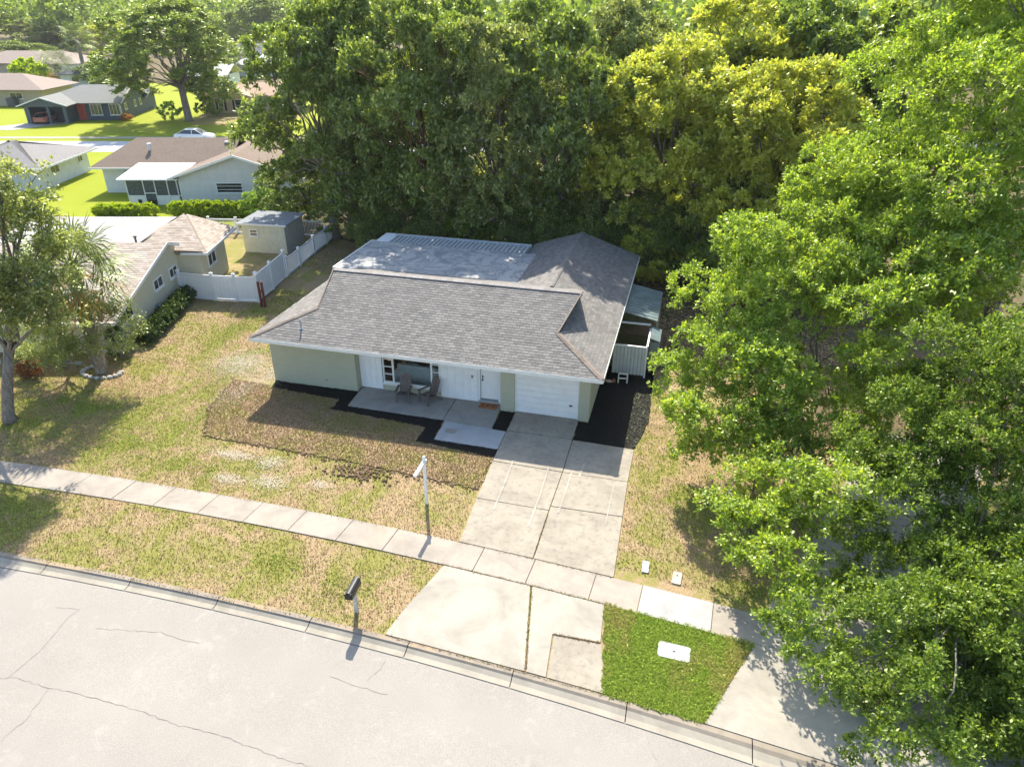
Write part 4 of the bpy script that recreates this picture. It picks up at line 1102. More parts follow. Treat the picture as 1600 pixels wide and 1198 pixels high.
for a, b in ((-4.42, -3.11), (-2.07, -1.11), (-1.02, -.31)):
    MB().box(a, b, 0, .02, 0, .71).make('kick_panel', WHITE, bh)
MB().box(-3.02, -2.16, 0, .02, .35, .94).make('screen_door', SCREEN, bh)
MB().box(-3.75, -3.45, -.04, -.005, .15, .45).make('pet_door', BLACK, bh)
MB().box(-6.5, -5.9, 4.34, 4.39, 0.05, 2.1).make('side_door', m_plain('grey_door', (.35, .38, .4), .6), bh)
window(bh, (3.0, -0.003), (5.2, -0.003), 1.0, 1.85, (0, -1), cols=1, rows=3)

# white house far left with grey roof
wh = thing('house', 'white walled house with weathered grey hip roof, left edge behind the tree', 'house', (-57.2, 52.8, 0), FW)
BWALL = m_plain('white_wall', (.66, .68, .68), .9, .1, 1.5)
MB().box(-.2, 0, 0, 9, 0, 2.1).box(-14, -.2, 0, .2, 0, 2.1).box(-14, -.2, 8.8, 9, 0, 2.1).make('wall', BWALL, wh)
GRROOF = m_shingle('grey_roof', [(.19, .18, .175), (.25, .24, .23), (.30, .285, .27)], False)
m = MB(); hip_roof(m, -9.0, .8, -.8, 9.8, 2.1, .30, 'x'); m.make('roof', GRROOF, wh)
m = MB(); hip_roof(m, -20, -7, -3, 7, 2.2, .30, 'x', gr=True); m.make('roof', GRROOF, wh)
MB().extr([(-7.06, -2.6, 2.2), (-7.06, 2, 3.6), (-7.06, 6.6, 2.2)], (-.1, 0, 0)).make('gable', WHITE, wh)
MB().box(.78, .84, -.8, 9.8, 1.95, 2.1).box(-9, .78, -.85, -.8, 1.95, 2.1).make('fascia', WHITE, wh)
window(wh, (0.003, 2.0), (0.003, 3.5), 1.0, 1.8, (1, 0), cols=2)
window(wh, (0.003, 7.0), (0.003, 7.9), 1.15, 1.75, (1, 0), cols=2)

# dark blue grey house across the second street
dk = thing('house', 'dark blue grey house with red door and open garage across the far street', 'house', (-80.6, 91.1, 0), R(20))
DKW = m_plain('dark_blue_wall', (.065, .09, .115), .8, .15)
DKG = m_plain('slate_wall', (.11, .135, .15), .8, .1)
LROOF = m_shingle('pale_grey_roof', [(.19, .20, .19), (.24, .245, .23), (.28, .28, .265)], False)
MB().box(-11.5, -.2, 0, .2, 0, 2.4).make('wall', DKW, dk)
MB().box(-.2, 0, 0, 14.5, 0, 2.4).make('wall', DKG, dk)
MB().extr([(0.0, .15, 2.402), (0, 5, 4.2), (0, 9.9, 2.402)], (-.15, 0, 0)).make('gable', DKG, dk)
MB().box(-11.5, -11.3, -3, 10, 0, 2.4).make('wall', DKG, dk)
MB().box(-6.2, -6.0, -3, -.0, 0, 2.4).make('wall', DKW, dk)
MB().extr([(-11.5, -3, 2.2), (-11.5, -3, 2.5), (-8.7, -3, 3.5), (-6.0, -3, 2.5), (-6.0, -3, 2.2)], (0, .15, 0)).make('gable', DKG, dk)
MB().box(-8.6, -8.3, -3.0, -2.7, 0, 2.2).box(-6.5, -6.21, -3, -2.7, 0, 2.2).box(-11.29, -10.9, -3, -2.7, 0, 2.2).make('pillar', DKG, dk)
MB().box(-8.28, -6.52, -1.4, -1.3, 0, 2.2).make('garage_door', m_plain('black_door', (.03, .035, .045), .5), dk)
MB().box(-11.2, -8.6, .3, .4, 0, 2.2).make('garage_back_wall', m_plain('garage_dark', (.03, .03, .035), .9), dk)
m = MB(); hip_roof(m, -12.2, .5, -.7, 10.7, 2.4, .33, 'x', gr=True); m.make('roof', LROOF, dk)
m = MB(); hip_roof(m, -12.1, -5.4, -3.7, 3.0, 2.4, .33, 'y', gl=True, gr=True); m.make('roof', LROOF, dk)
m = MB(); hip_roof(m, -7.5, .6, 9.0, 15.2, 2.0, .3, 'x', gr=True); m.make('roof', LROOF, dk)
for q0, q1 in (((-12.1, -3.74, 2.34), (-8.78, -3.74, 3.44)), ((-5.4, -3.74, 2.34), (-8.74, -3.74, 3.44)), ((.52, -.7, 2.34), (.52, 4.98, 4.22)), ((.52, 10.7, 2.34), (.52, 5.02, 4.22))): MB().bar(q0, q1, .05, .14).make('rake_board', TRIM, dk)
MB().box(-5.85, -4.75, -.03, -.002, .1, 2.2).make('door', m_plain('red_door', (.42, .07, .05), .5), dk)
window(dk, (-4.1, -.003), (-2.55, -.003), .7, 2.2, (0, -1), (WHITE, GLASS), 3)
window(dk, (-1.75 + .25, -.003), (-.05, -.003), .7, 2.2, (0, -1), (WHITE, GLASS), 3)
for a, b in ((1.6, 2.5), (5.4, 6.1), (7.6, 8.3)): window(dk, (.003, a), (.003, b), 1.2, 2.1, (1, 0), cols=1)
MB().tube([(.1, -.6, 2.3), (.1, -.1, 1.9), (.1, -.08, .1)], .05, 6).make('downspout', WHITE, dk)
cg = thing('parked_car', 'red and white vehicle parked inside the open garage of the dark blue house', 'car', tuple(dk.matrix_world @ Vector((0, 0, 0))) if False else (-89.0, 86.2, 0), R(110))

def car_body(t, body, L=4.6, W=1.8, H=1.42):
    """t: thing empty; x is the length"""
    def section(x, w, z0, z1): return [(x, -w, z0), (x, -w * 1.0, z1 - .06), (x, -w * .9, z1), (x, w * .9, z1), (x, w, z1 - .06), (x, w, z0)]
    prof = [(-L / 2, .72, .35, .75), (-L / 2 + .15, .84, .28, .9), (-L * .3, .9, .25, .98), (0, .9, .25, .95), (L * .25, .9, .25, .92), (L / 2 - .35, .86, .27, .82), (L / 2 - .02, .74, .35, .66)]
    m = MB(); S = [section(x, w, a, b) for x, w, a, b in prof]
    for s0 in S: m.v += s0
    for i in range(len(S) - 1):
        for k in range(6):
            k2 = (k + 1) % 6; m.f.append((i * 6 + k, i * 6 + k2, (i + 1) * 6 + k2, (i + 1) * 6 + k)); m.m.append(0)
    m.f += [tuple(range(6)), tuple(range(len(S) * 6 - 6, len(S) * 6))]; m.m += [0, 0]
    m.make('body', body, t)
    a, b, c, d_ = -L * .42, -L * .2, L * .08, L * .27
    g_ = MB()
    P = lambda x, w, z: [(x, -w, z), (x, w, z)]
    q = [P(a, .78, .93), P(b, .64, H), P(c, .64, H), P(d_, .78, .9)]
    g_.face([q[0][0], q[0][1], q[1][1], q[1][0]]); g_.face([q[2][0], q[2][1], q[3][1], q[3][0]])
    g_.face([q[0][0], q[1][0], q[2][0], q[3][0]]); g_.face([q[0][1], q[1][1], q[2][1], q[3][1]]); g_.face([q[0][0], q[0][1], q[3][1], q[3][0]])
    g_.make('windows', GLASS, t)
    MB().slab([(b - .02, -.65, H + .002), (c + .02, -.65, H + .002), (c + .02, .65, H + .002), (b - .02, .65, H + .002)], .03).make('roof', body, t)
    pil = MB()
    for x0, x1 in ((a, b), (d_, c), (-.05, -.05)):
        for sgn in (-1, 1):
            if x0 == x1: pil.bar((x0, sgn * .785, .93), (x0, sgn * .655, H), .07, .02)
            else: pil.bar((x0, sgn * .79, .93), (x1, sgn * .65, H + .01), .06, .04)
    pil.make('pillars', body, t)
    for sx in (-L * .31, L * .32):
        for sy in (-1, 1):
            w_ = MB().tube([(sx, sy * .70, .32), (sx, sy * .90, .32)], .32, 14).make('wheel', BLACK, t)
            MB().tube([(sx, sy * .901, .32), (sx, sy * .915, .32)], .19, 10).make('rim', m_plain('rim_metal', (.5, .5, .52), .3, metal=.8) if 'rim_metal' not in bpy.data.materials else bpy.data.materials['rim_metal'], w_)
    for sy in (-1, 1):
        MB().box(L / 2 - .12, L / 2 - .01, sy * .62 - .13, sy * .62 + .13, .56, .68).make('headlight', m_plain('lens', (.7, .72, .75), .1) if 'lens' not in bpy.data.materials else bpy.data.materials['lens'], t)
        MB().box(-L / 2 + .0, -L / 2 + .05, sy * .62 - .12, sy * .62 + .12, .62, .75).make('tail_light', m_plain('red_lens', (.35, .02, .02), .3) if 'red_lens' not in bpy.data.materials else bpy.data.materials['red_lens'], t)
CARW = m_plain('car_white', (.78, .79, .8), .2, .03, spec=.6)
car_body(cg, m_plain('car_red', (.45, .16, .10), .3, .03), 4.2, 1.8, 1.35)
c1 = thing('parked_car', 'white saloon car parked along the far street behind the brown roof', 'car', (-60.0, 79.0, 0), R(16)); car_body(c1, CARW)
c2 = thing('parked_car', 'white car half hidden by the big trees on the far driveway', 'car', (-61.6, 103.0, 0), R(100)); car_body(c2, CARW)

# beige house at the left edge
be = thing('house', 'beige house with brown roof at the far left edge', 'house', (-103.2, 100.3, 0), R(16))
BEIGE = m_plain('beige_wall', (.45, .38, .29), .9); BR2 = m_shingle('faded_brown_roof', [(.25, .20, .17), (.32, .26, .22), (.36, .30, .25)], False)
MB().box(-14, 0, 0, .2, 0, 2.5).box(-.2, 0, .2, 10, 0, 2.5).make('wall', BEIGE, be)
m = MB(); hip_roof(m, -16, .9, -.9, 11, 2.5, .33, 'x'); m.make('roof', BR2, be)
window(be, (-5, -.003), (-3, -.003), 1.1, 2.0, (0, -1))
tag(MB().box(-108.0, -106.6, 98.0, 98.9, 0, 1.3).make('air_conditioner', m_plain('dark_ac', (.08, .09, .09), .6)), 'dark air conditioning unit standing before the beige house wall', 'air conditioner')

# tan house
tn = thing('house', 'tan house with front gable and black shutters right of the big oak', 'house', (-73.4, 100.5, 0), R(16))
TANW = m_plain('tan_wall', (.50, .38, .29), .9); TANR = m_shingle('tan_roof', [(.36, .25, .18), (.44, .32, .23), (.48, .36, .27)], False)
MB().box(0, 7, 0, .2, 0, 2.4).box(0, .2, .2, 9, 0, 2.4).box(7, 14, 2, 2.2, 0, 2.4).make('wall', TANW, tn)
MB().extr([(0, 0.002, 2.402), (3.5, 0.002, 3.55), (7, 0.002, 2.402)], (0, .15, 0)).make('gable', TANW, tn)
m = MB(); hip_roof(m, -.6, 7.6, -.6, 6, 2.35, .30, 'y', gl=True, gr=True); hip_roof(m, -.7, 15, 1.2, 11, 2.4, .30, 'x', gl=True, gr=True); m.make('roof', TANR, tn)
PT = m_plain('pale_tan', (.6, .5, .4), .8)
MB().bar((-.6, -.64, 2.3), (3.5, -.64, 3.52), .05, .18).make('rake_board', PT, tn)
MB().bar((7.6, -.64, 2.3), (3.53, -.64, 3.52), .05, .18).make('rake_board', PT, tn)
window(tn, (4.5, -.003), (5.6, -.003), .3, 2.0, (0, -1), cols=1, rows=2)
window(tn, (2.0, -.003), (2.8, -.003), .9, 2.0, (0, -1), cols=1)
for a in (4.15, 5.7, 1.6, 2.9): MB().box(a, a + .28, -.03, -.002, .4, 2.0).make('shutter', BLACK, tn)

def far_house(label, px, py, rz, w, d, wall, roof_, z=2.5, s_=.33, ridge='x', glr=False, win=2):
    q = G(px, py)
    t = thing('house', label, 'house', q, R(rz))
    MB().box(-w / 2, w / 2, 0, .2, 0, z).box(-w / 2, -w / 2 + .2, .2, d, 0, z).box(w / 2 - .2, w / 2, .2, d, 0, z).make('wall', wall, t)
    m = MB(); hip_roof(m, -w / 2 - .7, w / 2 + .7, -.7, d + .7, z, s_, ridge, glr, glr); m.make('roof', roof_, t)
    for i in range(win):
        x_ = -w / 2 + w * (i + .6) / (win + .2); window(t, (x_ - .7, -.003), (x_ + .7, -.003), 1.0, 2.0, (0, -1), cols=1)
    return t
DKROOF = m_shingle('dark_roof', [(.09, .10, .11), (.12, .13, .14), (.15, .16, .17)], False)
PALER = m_shingle('whitish_roof', [(.55, .55, .53), (.62, .62, .6), (.68, .68, .66)], False)
far_house('low house with long dark slate roof beyond the tan house', 392, 100, 16, 22, 12, TANW, DKROOF)
far_house('house with pale whitish roof just behind the tan house', 405, 120, 16, 12, 10, BWALL, PALER)
far_house('house with faded pink brown roof below the far pale tree line', 385, 62, 16, 22, 14, BWALL, TANR)
far_house('house with bright white roof at the far tree line', 345, 58, 16, 16, 12, BWALL, PALER)
far_house('house with brown roof at the left edge beyond the beige house', 20, 118, 12, 20, 12, BEIGE, BR2)
far_house('house with reddish brown roof behind the round palm', 70, 118, 12, 16, 12, BWALL, BR2)
far_house('small white house between the oak and the tan house', 318, 140, 16, 9, 9, BWALL, PALER, glr=True)
far_house('house with dark roof behind the dark blue house', 140, 138, 16, 10, 8, BWALL, DKROOF)
far_house('low pale grey roofed house glimpsed through trees behind the yard', 905, 190, 10, 18, 10, BWALL, GRROOF)
far_house('white house glimpsed between the trunks behind the yard', 600, 195, 14, 16, 10, BWALL, PALER)

# second street and far lawns
m = MB(); m2 = MB(); m3 = MB()
def road2(x): return 89.5 + (x + 10) * .285
X2 = [-200 + 10 * i for i in range(35)]
for a, b in zip(X2[:-1], X2[1:]):
    m.face([(a, road2(a) - 3.6, .004), (b, road2(b) - 3.6, .004), (b, road2(b) + 3.6, .004), (a, road2(a) + 3.6, .004)])
    m2.face([(a, road2(a) + 5.6, .012), (b, road2(b) + 5.6, .012), (b, road2(b) + 6.9, .012), (a, road2(a) + 6.9, .012)])
    if b <= -50: m3.face([(a, road2(a) - 26, -.004), (b, road2(b) - 26, -.004), (b, road2(b) + 75, -.004), (a, road2(a) + 75, -.004)])
m.make('far_road', m_plain('far_asphalt', (.42, .43, .44), .9, .1, .5, world=True), kind='structure')
m2.make('far_sidewalk', CONC_AP, kind='structure')
m3.make('far_lawn', LAWN_FAR, kind='structure')
sheet('far_driveway', [(-94, 78), (-88, 79.5), (-85.5, 87.6), (-90.5, 85.9)], .016, CONC_NEW, kind='structure')
sheet('mid_lawn', [(-62, 46), (-34, 46.5), (-30, 54), (-34, 62), (-62, 62)], -.002, LAWN_FAR, kind='structure')
sheet('tan_lawn', [(-69, 90), (-60, 92.5), (-57, 103), (-73.6, 99.8)], .002, LAWN_DRY, kind='structure')
sheet('far_field', [(-185, 215), (-130, 225), (-130, 262), (-185, 250)], .0, m_plain('yellow_field', (.5, .48, .2), .9, .15, .2), kind='structure')

# ------------------------------------------------------------------ trees
def crown_V(rng, lobes, nclump, rc, ntwig, nleaf, ll, lw, low=-.35, shell=.55, up=.25):
    """lobes: (x, y, z, rx, ry, rz). Returns leaf quads, and the clump centres."""
    L = np.array(lobes, float); wgt = L[:, 3] * L[:, 4]; wgt /= wgt.sum()
    li = rng.choice(len(L), nclump, p=wgt)
    d = rng.normal(size=(nclump, 3)); d /= np.linalg.norm(d, axis=1)[:, None]
    bad = d[:, 2] < low; d[bad, 2] *= -1
    rad = shell + (1 - shell) * rng.random(nclump) ** .7
    C = L[li, :3] + d * L[li, 3:6] * rad[:, None]
    # twigs
    N = nclump * ntwig
    ci = np.repeat(np.arange(nclump), ntwig)
    td = rng.normal(size=(N, 3)) * .75 + d[ci] * .8 + np.array([0, 0, up]); td /= np.linalg.norm(td, axis=1)[:, None]
    tl = rc * rng.uniform(.45, 1.25, N) * rng.uniform(.7, 1.2, nclump)[ci]
    M = N * nleaf; ti = np.repeat(np.arange(N), nleaf)
    t = rng.uniform(.25, 1.0, M)
    P = C[ci[ti]] + td[ti] * (t * tl[ti])[:, None] + rng.normal(0, rc * .09, (M, 3))
    ld = td[ti] * .6 + rng.normal(size=(M, 3)) * .7; ld /= np.linalg.norm(ld, axis=1)[:, None]
    nr = rng.normal(size=(M, 3)) * .6 + np.array([0, 0, .9]); sd = np.cross(ld, nr); sd /= (np.linalg.norm(sd, axis=1)[:, None] + 1e-6)
    l_ = (ll * rng.uniform(.65, 1.3, M))[:, None]; w_ = (lw * rng.uniform(.7, 1.25, M))[:, None] / 2
    V = np.stack([P, P + ld * l_ * .5 + sd * w_, P + ld * l_, P + ld * l_ * .5 - sd * w_], 1).reshape(-1, 3)
    return V, C, li

def trunk_mb(base, lobes, r0, fork, rng, C=None, li=None, twigs=0, bend=.3, sides=8, top=None):
    """tapered trunk from base up to the fork height, limbs into every lobe, twigs into clumps"""
    m = MB(); b = Vector(base); L = [Vector(l[:3]) for l in lobes]; kf = min(1.0, math.sqrt(14 / len(L)))
    cen = sum(L, Vector()) / len(L)
    f = b.lerp(Vector((cen.x, cen.y, b.z)), .35); f.z = b.z + fork
    mid = b.lerp(f, .5) + Vector((rng.normal() * bend * .5, rng.normal() * bend * .5, 0))
    m.tube([b + Vector((0, 0, -.1)), b + Vector((0, 0, .35)), mid, f], [r0 * 1.45, r0 * 1.05, r0 * .9, r0 * .78], sides)
    for i, c in enumerate(L):
        d = c - f; n_ = 8; pts = []; rr = []; hd = Vector((d.x, d.y, 0)); ctl = f + hd * .45 + Vector((0, 0, max(.10 * hd.length, d.z * .62)))
        j0 = f + Vector((0, 0, -fork * .12 * rng.random()))
        for k in range(n_ + 1):
            t = k / n_; q = j0 * (1 - t) ** 2 + ctl * (2 * t * (1 - t)) + c * t * t
            if 0 < k < n_: q += Vector(rng.normal(size=3)) * d.length * .018
            pts.append(q); rr.append(max(.02, r0 * (.36 * (1 - t) + .09) * kf))
        m.tube(pts, rr, 6)
        if twigs and C is not None:
            idx = np.where(li == i)[0][:twigs]
            for j in idx:
                e = Vector(C[j]); s0 = pts[-2].lerp(pts[-1], float(rng.random())); mm = s0.lerp(e, .5) + Vector(rng.normal(size=3)) * .12 * (e - s0).length
                m.tube([s0, mm, e], [r0 * .12, r0 * .075, r0 * .03], 4, cap=False)
    m.smooth = True
    return m

def leaf_tree(name, label, cat, base, lobes, leafm, barkm, r0, fork, seed, nclump, rc, ntwig, nleaf, ll, lw, twigs=6, group=None, **kw):
    rng = np.random.default_rng(seed)
    t = thing(name, label, cat, base, 0, group)
    lob = [(l[0] - base[0], l[1] - base[1], l[2] - base[2], *l[3:]) for l in lobes]
    sub = kw.pop('sub', 7)
    sl = sublobes(lob, rng, sub)
    V, C, li = crown_V(rng, sl, nclump, rc, ntwig, nleaf, ll, lw, **kw)
    li = np.array([int(np.argmin([math.dist(sl[k][:3], q[:3]) for q in lob])) for k in range(len(sl))])[li]
    link_mesh('crown', np_mesh('crown', V), leafm, t)
    trunk_mb((0, 0, 0), lob, r0, fork, rng, C, li, twigs).make('trunk', barkm, t, fix=False)
    return t

def sublobes(lob, rng, per=7, k0=.34, k1=.5, sz=.72):
    out = []
    for l in lob:
        nn_ = max(3, int(per * rng.uniform(.8, 1.2)))
        for i in range(nn_):
            d = rng.normal(size=3); d /= np.linalg.norm(d)
            if d[2] < -.3: d[2] *= -1
            r = l[3] * rng.uniform(k0, k1); q = rng.uniform(.7, 1.0)
            out.append((l[0] + d[0] * l[3] * q, l[1] + d[1] * l[4] * q, l[2] + d[2] * l[5] * q, r, r, r * sz))
        r = l[3] * .5; out.append((l[0], l[1], l[2], r, r, r * sz))
    return out

def plobes(lst, sz=.8):
    out = []
    for px, py, Y, r in lst:
        q = AT(px, py, Y); out.append((q[0], q[1], q[2], r, r, r * sz))
    return out

# the three trees at the right
lb = plobes([(1100, 600, 23.5, 1.6), (1120, 520, 25.5, 1.7), (1150, 450, 27, 1.9), (1080, 640, 22.5, 1.2), (1230, 390, 28, 2.3), (1140, 690, 21.5, 1.5), (1190, 590, 24, 2.2), (1260, 500, 26, 2.6),
             (1320, 390, 29, 2.8), (1175, 770, 19.2, 1.1), (1230, 700, 22, 2.0), (1300, 620, 24, 2.6), (1340, 500, 27, 2.8), (1350, 300, 31, 2.4), (1240, 830, 17.6, 1.0), (1225, 885, 16.0, .8), (1180, 830, 17.4, .85), (1250, 935, 15.0, .7), (1290, 780, 18.2, 1.3), (1125, 800, 18.2, .55), (1160, 870, 16.6, .55), (1080, 700, 22, 1.0), (1060, 590, 24, .9)])
leaf_tree('oak_tree', 'bright green oak reaching over the driveway edge, leftmost of the three near trees at right', 'tree', (5.6, 26.5, 0), lb, L_OAK, BARK_P, .17, 2.0, 11, 3300, .34, 7, 7, .13, .068, 10, None, shell=.8, low=-.25)
lb = plobes([(1400, 240, 33, 3.0), (1460, 140, 35, 3.0), (1530, 60, 36, 3.4), (1610, 20, 35, 4.0), (1480, 320, 31, 3.2), (1570, 210, 31, 3.6), (1400, 420, 28.5, 2.8), (1500, 450, 27, 3.0), (1600, 380, 28, 3.6),
             (1700, 200, 32, 4.0), (1720, 400, 28, 4.0), (1440, 520, 25.5, 2.4)])
leaf_tree('oak_tree', 'tall bright green oak filling the upper right corner of the photo', 'tree', (13.5, 30.5, 0), lb, L_OAK, BARK_P, .30, 3.5, 12, 3300, .46, 7, 7, .155, .08, 10, None, shell=.8, low=-.25)
lb = plobes([(1340, 730, 20.5, 1.5), (1420, 650, 22, 2.0), (1500, 600, 22.5, 2.3), (1600, 580, 22, 2.6), (1330, 840, 18, 1.1), (1420, 780, 19, 1.5), (1550, 740, 19.5, 1.9), (1255, 990, 13.3, .75), (1300, 1080, 12.0, .6),
             (1370, 960, 14.2, 1.0), (1430, 1080, 12.4, .8), (1385, 1160, 11.4, .6), (1500, 870, 17.2, 1.2), (1570, 960, 15.6, 1.3), (1560, 1090, 13.8, 1.2), (1460, 1170, 11.6, .65), (1620, 800, 18, 1.9), (1680, 950, 15.5, 1.8), (1650, 1150, 13, 1.3), (1320, 930, 16.6, .9), (1440, 880, 17.5, 1.3), (1500, 1010, 15.2, 1.3), (1520, 1180, 12.9, 1.1), (1420, 1010, 15.2, 1.1), (1590, 1180, 12.9, 1.2), (1540, 850, 18, 1.5), (1350, 1060, 14.2, .9), (1480, 760, 20, 1.5), (1490, 930, 15.6, 1.1), (1450, 960, 15.0, .9), (1530, 1000, 14.6, 1.0), (1510, 1060, 14.0, .9)])
leaf_tree('oak_tree', 'nearest oak hanging over the neighbouring driveway at lower right', 'tree', (8.6, 16.6, 0), lb, m_leaf('oak_leaves_near', [(0.06, 0.11, 0.015), (0.13, 0.21, 0.025), (0.30, 0.38, 0.06), (0.09, 0.16, 0.02)], .46, .06, patch=.3), BARK_P, .13, 2.0, 13, 4800, .30, 7, 7, .10, .056, 5, None, shell=.7, low=-.3)

# left street tree, small tree, palm
lb = plobes([(5, 310, 20.5, .9), (40, 325, 21, .8), (80, 350, 21.5, .7), (30, 380, 20.5, 1.4), (95, 385, 21.5, .8), (50, 440, 20, 1.3), (15, 510, 19, 1.3), (80, 500, 20, 1.1), (-50, 380, 20, 1.7), (-50, 470, 19, 1.8), (12, 262, 21.5, .5), (60, 270, 22, .35)])
leaf_tree('street_tree', 'tall thin leaved tree at the left edge in front of the cream house', 'tree', (-26.25, 19.4, 0), lb, L_PALE, BARK, .22, 3.2, 14, 620, .5, 6, 8, .15, .075, 10, None, shell=.5)
lb = plobes([(70, 520, 23.3, 1.0), (120, 500, 23.6, 1.1), (170, 500, 24.0, .9), (205, 520, 24, .6), (90, 560, 22.8, .9), (140, 550, 23, .9), (50, 560, 23, .8), (190, 540, 23.6, .6)])
leaf_tree('small_tree', 'rounded pale green small tree at the corner of the cream house', 'tree', (-27.9, 24.0, 0), lb, L_PALE, BARK, .1, .9, 15, 420, .42, 6, 6, .11, .06, 8, None, shell=.4)

def fan_frond(m, root, direc, length, rad, dead=False, n_=18):
    d = Vector(direc).normalized(); root = Vector(root)
    tip = root + d * length + Vector((0, 0, -length * .12))
    m.tube([root, root + d * length * .5 + Vector((0, 0, .04)), tip], [.03, .022, .015], 4, 0, cap=False)
    side_ = d.cross(Vector((0, 0, 1))).normalized(); up_ = side_.cross(d).normalized()
    for k in range(n_):
        a = (k / (n_ - 1) - .5) * R(230); q = (d * math.cos(a) + side_ * math.sin(a)).normalized()
        Lr = rad * (1 - .25 * abs(a) / R(115)) * random.uniform(.85, 1.1)
        droop = Vector((0, 0, -Lr * (.28 + .3 * abs(a)) * random.uniform(.6, 1.3))) + up_ * .1
        s_ = q.cross(up_).normalized() * .042
        md = tip + q * Lr * .55 + droop * .25; e = tip + q * Lr + droop
        m.face([tip, md - s_, e, md + s_])

def palm(label, base, h, fl, fr, n_, trunk_r, seed, deadn=5, cat='palm tree', boots=True):
    random.seed(seed)
    t = thing('palm_tree', label, cat, base)
    m = MB(); k = 8
    m.tube([(random.uniform(-.05, .05), random.uniform(-.05, .05), h * i / k) for i in range(k + 1)], [trunk_r * (1.15 if i == 0 else 1.0 + .06 * (i % 2)) for i in range(k + 1)], 10)
    PB = bpy.data.materials.get('palm_bark') or m_bark('palm_bark', (.36, .32, .26), (.15, .12, .09))
    m.make('trunk', PB, t, fix=False)
    if boots:
        bm = MB()
        for i in range(int(h * 26)):
            z = .1 + i / 26; a = i * 2.4; c, s_ = math.cos(a), math.sin(a)
            bm.extr([(c * trunk_r - s_ * .07, s_ * trunk_r + c * .07, z), (c * trunk_r + s_ * .07, s_ * trunk_r - c * .07, z), (c * (trunk_r + .13), s_ * (trunk_r + .13), z + .28)], (c * -.03, s_ * -.03, .05))
        bm.make('leaf_bases', PB, t, kind='stuff', fix=False)
    for i in range(n_):
        a = i * 2.39996; e = 1.25 - 1.9 * (i / n_)
        dv = (math.cos(a) * math.cos(e), math.sin(a) * math.cos(e), math.sin(e))
        dead = i >= n_ - deadn
        m = MB(); fan_frond(m, (0, 0, h), dv, fl * random.uniform(.8, 1.1), fr * random.uniform(.85, 1.1), dead)
        m.make('frond', L_DEAD if dead else L_FROND, t, fix=False)
    return t
pb = G(160, 582)
zc = AT(128, 425, pb[1])[2]
palm('cabbage palm with fan leaves and rough trunk in front of the cream house wall', (pb[0], pb[1], 0), zc + .2, 1.5, 1.5, 40, .24, 21, 5)
palm('slender palm with drooping crown behind the dark blue house', G(138, 134), 8.6, 2.6, 2.6, 16, .35, 22, 0, boots=False)
palm('low round palm with golden green fan leaves behind the beige house', G(96, 134), 3.6, 2.6, 3.0, 26, .5, 23, 6, boots=False)
random.seed(5)
# stones round the palm
ring = thing('stone_edging', 'ring of pale edging stones round the cabbage palm', 'edging', (pb[0], pb[1], 0))
STN = m_plain('pale_stone', (.42, .40, .37), .9, .3, 4)
for k in range(13):
    a = R(150 + k * 19); m = MB(); m.ball((math.cos(a) * .95, math.sin(a) * .6, .05), .15, 6, 4, 0, (1.0, .8, .55)); m.make('stone', STN, ring, fix=False)
for k in range(7):
    q = G(93 + k * 5.5, 567 + k * .4); MB().box(q[0] - pb[0] - .09, q[0] - pb[0] + .09, q[1] - pb[1] - .06, q[1] - pb[1] + .06, 0, .14).make('stone', STN, ring)

# hedges and shrubs near the cream house
def hedge(name, label, a, b, w, h, mat, seed, dens=26, cat='hedge', ll=.09):
    rng = np.random.default_rng(seed); a = np.array(a, float); b = np.array(b, float); L = np.linalg.norm(b - a)
    k = max(2, int(L / (w * .6)))
    lob = [(*((b - a) * (i + .5) / k), h * .55, w * .55, w * .55, h * .45) for i in range(k)]
    t = thing(name, label, cat, (a[0], a[1], 0))
    V, C, li = crown_V(rng, lob, int(L * w * dens) + 12, .12 + .05 * h, 6, 8, ll, ll * .6, low=-.9, shell=.75)
    V[:, 2] = np.maximum(V[:, 2], .01)
    link_mesh('foliage', np_mesh('foliage', V), mat, t)
    m = MB()
    for l in lob[::2]: m.tube([(l[0], l[1], 0), (l[0], l[1], h * .5)], .04, 5)
    m.make('stem', BARK, t, fix=False)
    return t
hedge('hedge', 'long dark clipped hedge along the side wall of the cream house', (-25.95, 27.2), (-27.75, 33.2), .9, .8, L_HEDGE, 31, 130)
hedge('shrub', 'dark rounded shrub at the front corner of the cream house beside the palm trunk', (-26.0, 25.5), (-26.2, 26.1), 1.0, 1.5, L_HEDGE, 32, 90, 'shrub')
hedge('hedge', 'lime green clipped hedge before the white stucco house, long right part', (-40.2, 48.6), (-33.2, 50.6), 1.3, 1.1, L_LIMEH, 33, 60, ll=.16)
hedge('hedge', 'short lime green hedge left of the gap before the screened porch', (-46.0, 46.9), (-41.8, 48.1), 1.2, .9, L_LIMEH, 34, 60, ll=.16)
hedge('shrub', 'small rusty red shrub beside the porch post of the cream house', (-28.9, 22.9), (-28.4, 22.9), .8, .7, m_leaf('rust_leaves', [(.20, .07, .04), (.30, .12, .06)], .3, .05), 35, 90, 'shrub')
hedge('shrub', 'bushy green shrub left of the tan house gable window', (-71.6, 97.2), (-69.9, 97.6), 2.8, 2.6, L_MID, 36, 8, 'shrub', .3)
hedge('shrub', 'lime green shrub beneath the big oak trunk', (-74.2, 92.6), (-73.2, 92.8), 2.4, 2.4, L_BRIGHT, 37, 8, 'shrub', .3)
hedge('shrub', 'low golden shrub behind the beige house roof', G(45, 133)[:2], G(62, 137)[:2], 5, 4.5, L_LIMEH, 38, 2, 'shrub', .7)
hedge('shrub', 'round pale shrub behind the tan house roof', G(357, 118)[:2], G(362, 118)[:2], 5.5, 5, L_MID, 39, 3, 'shrub', .6)
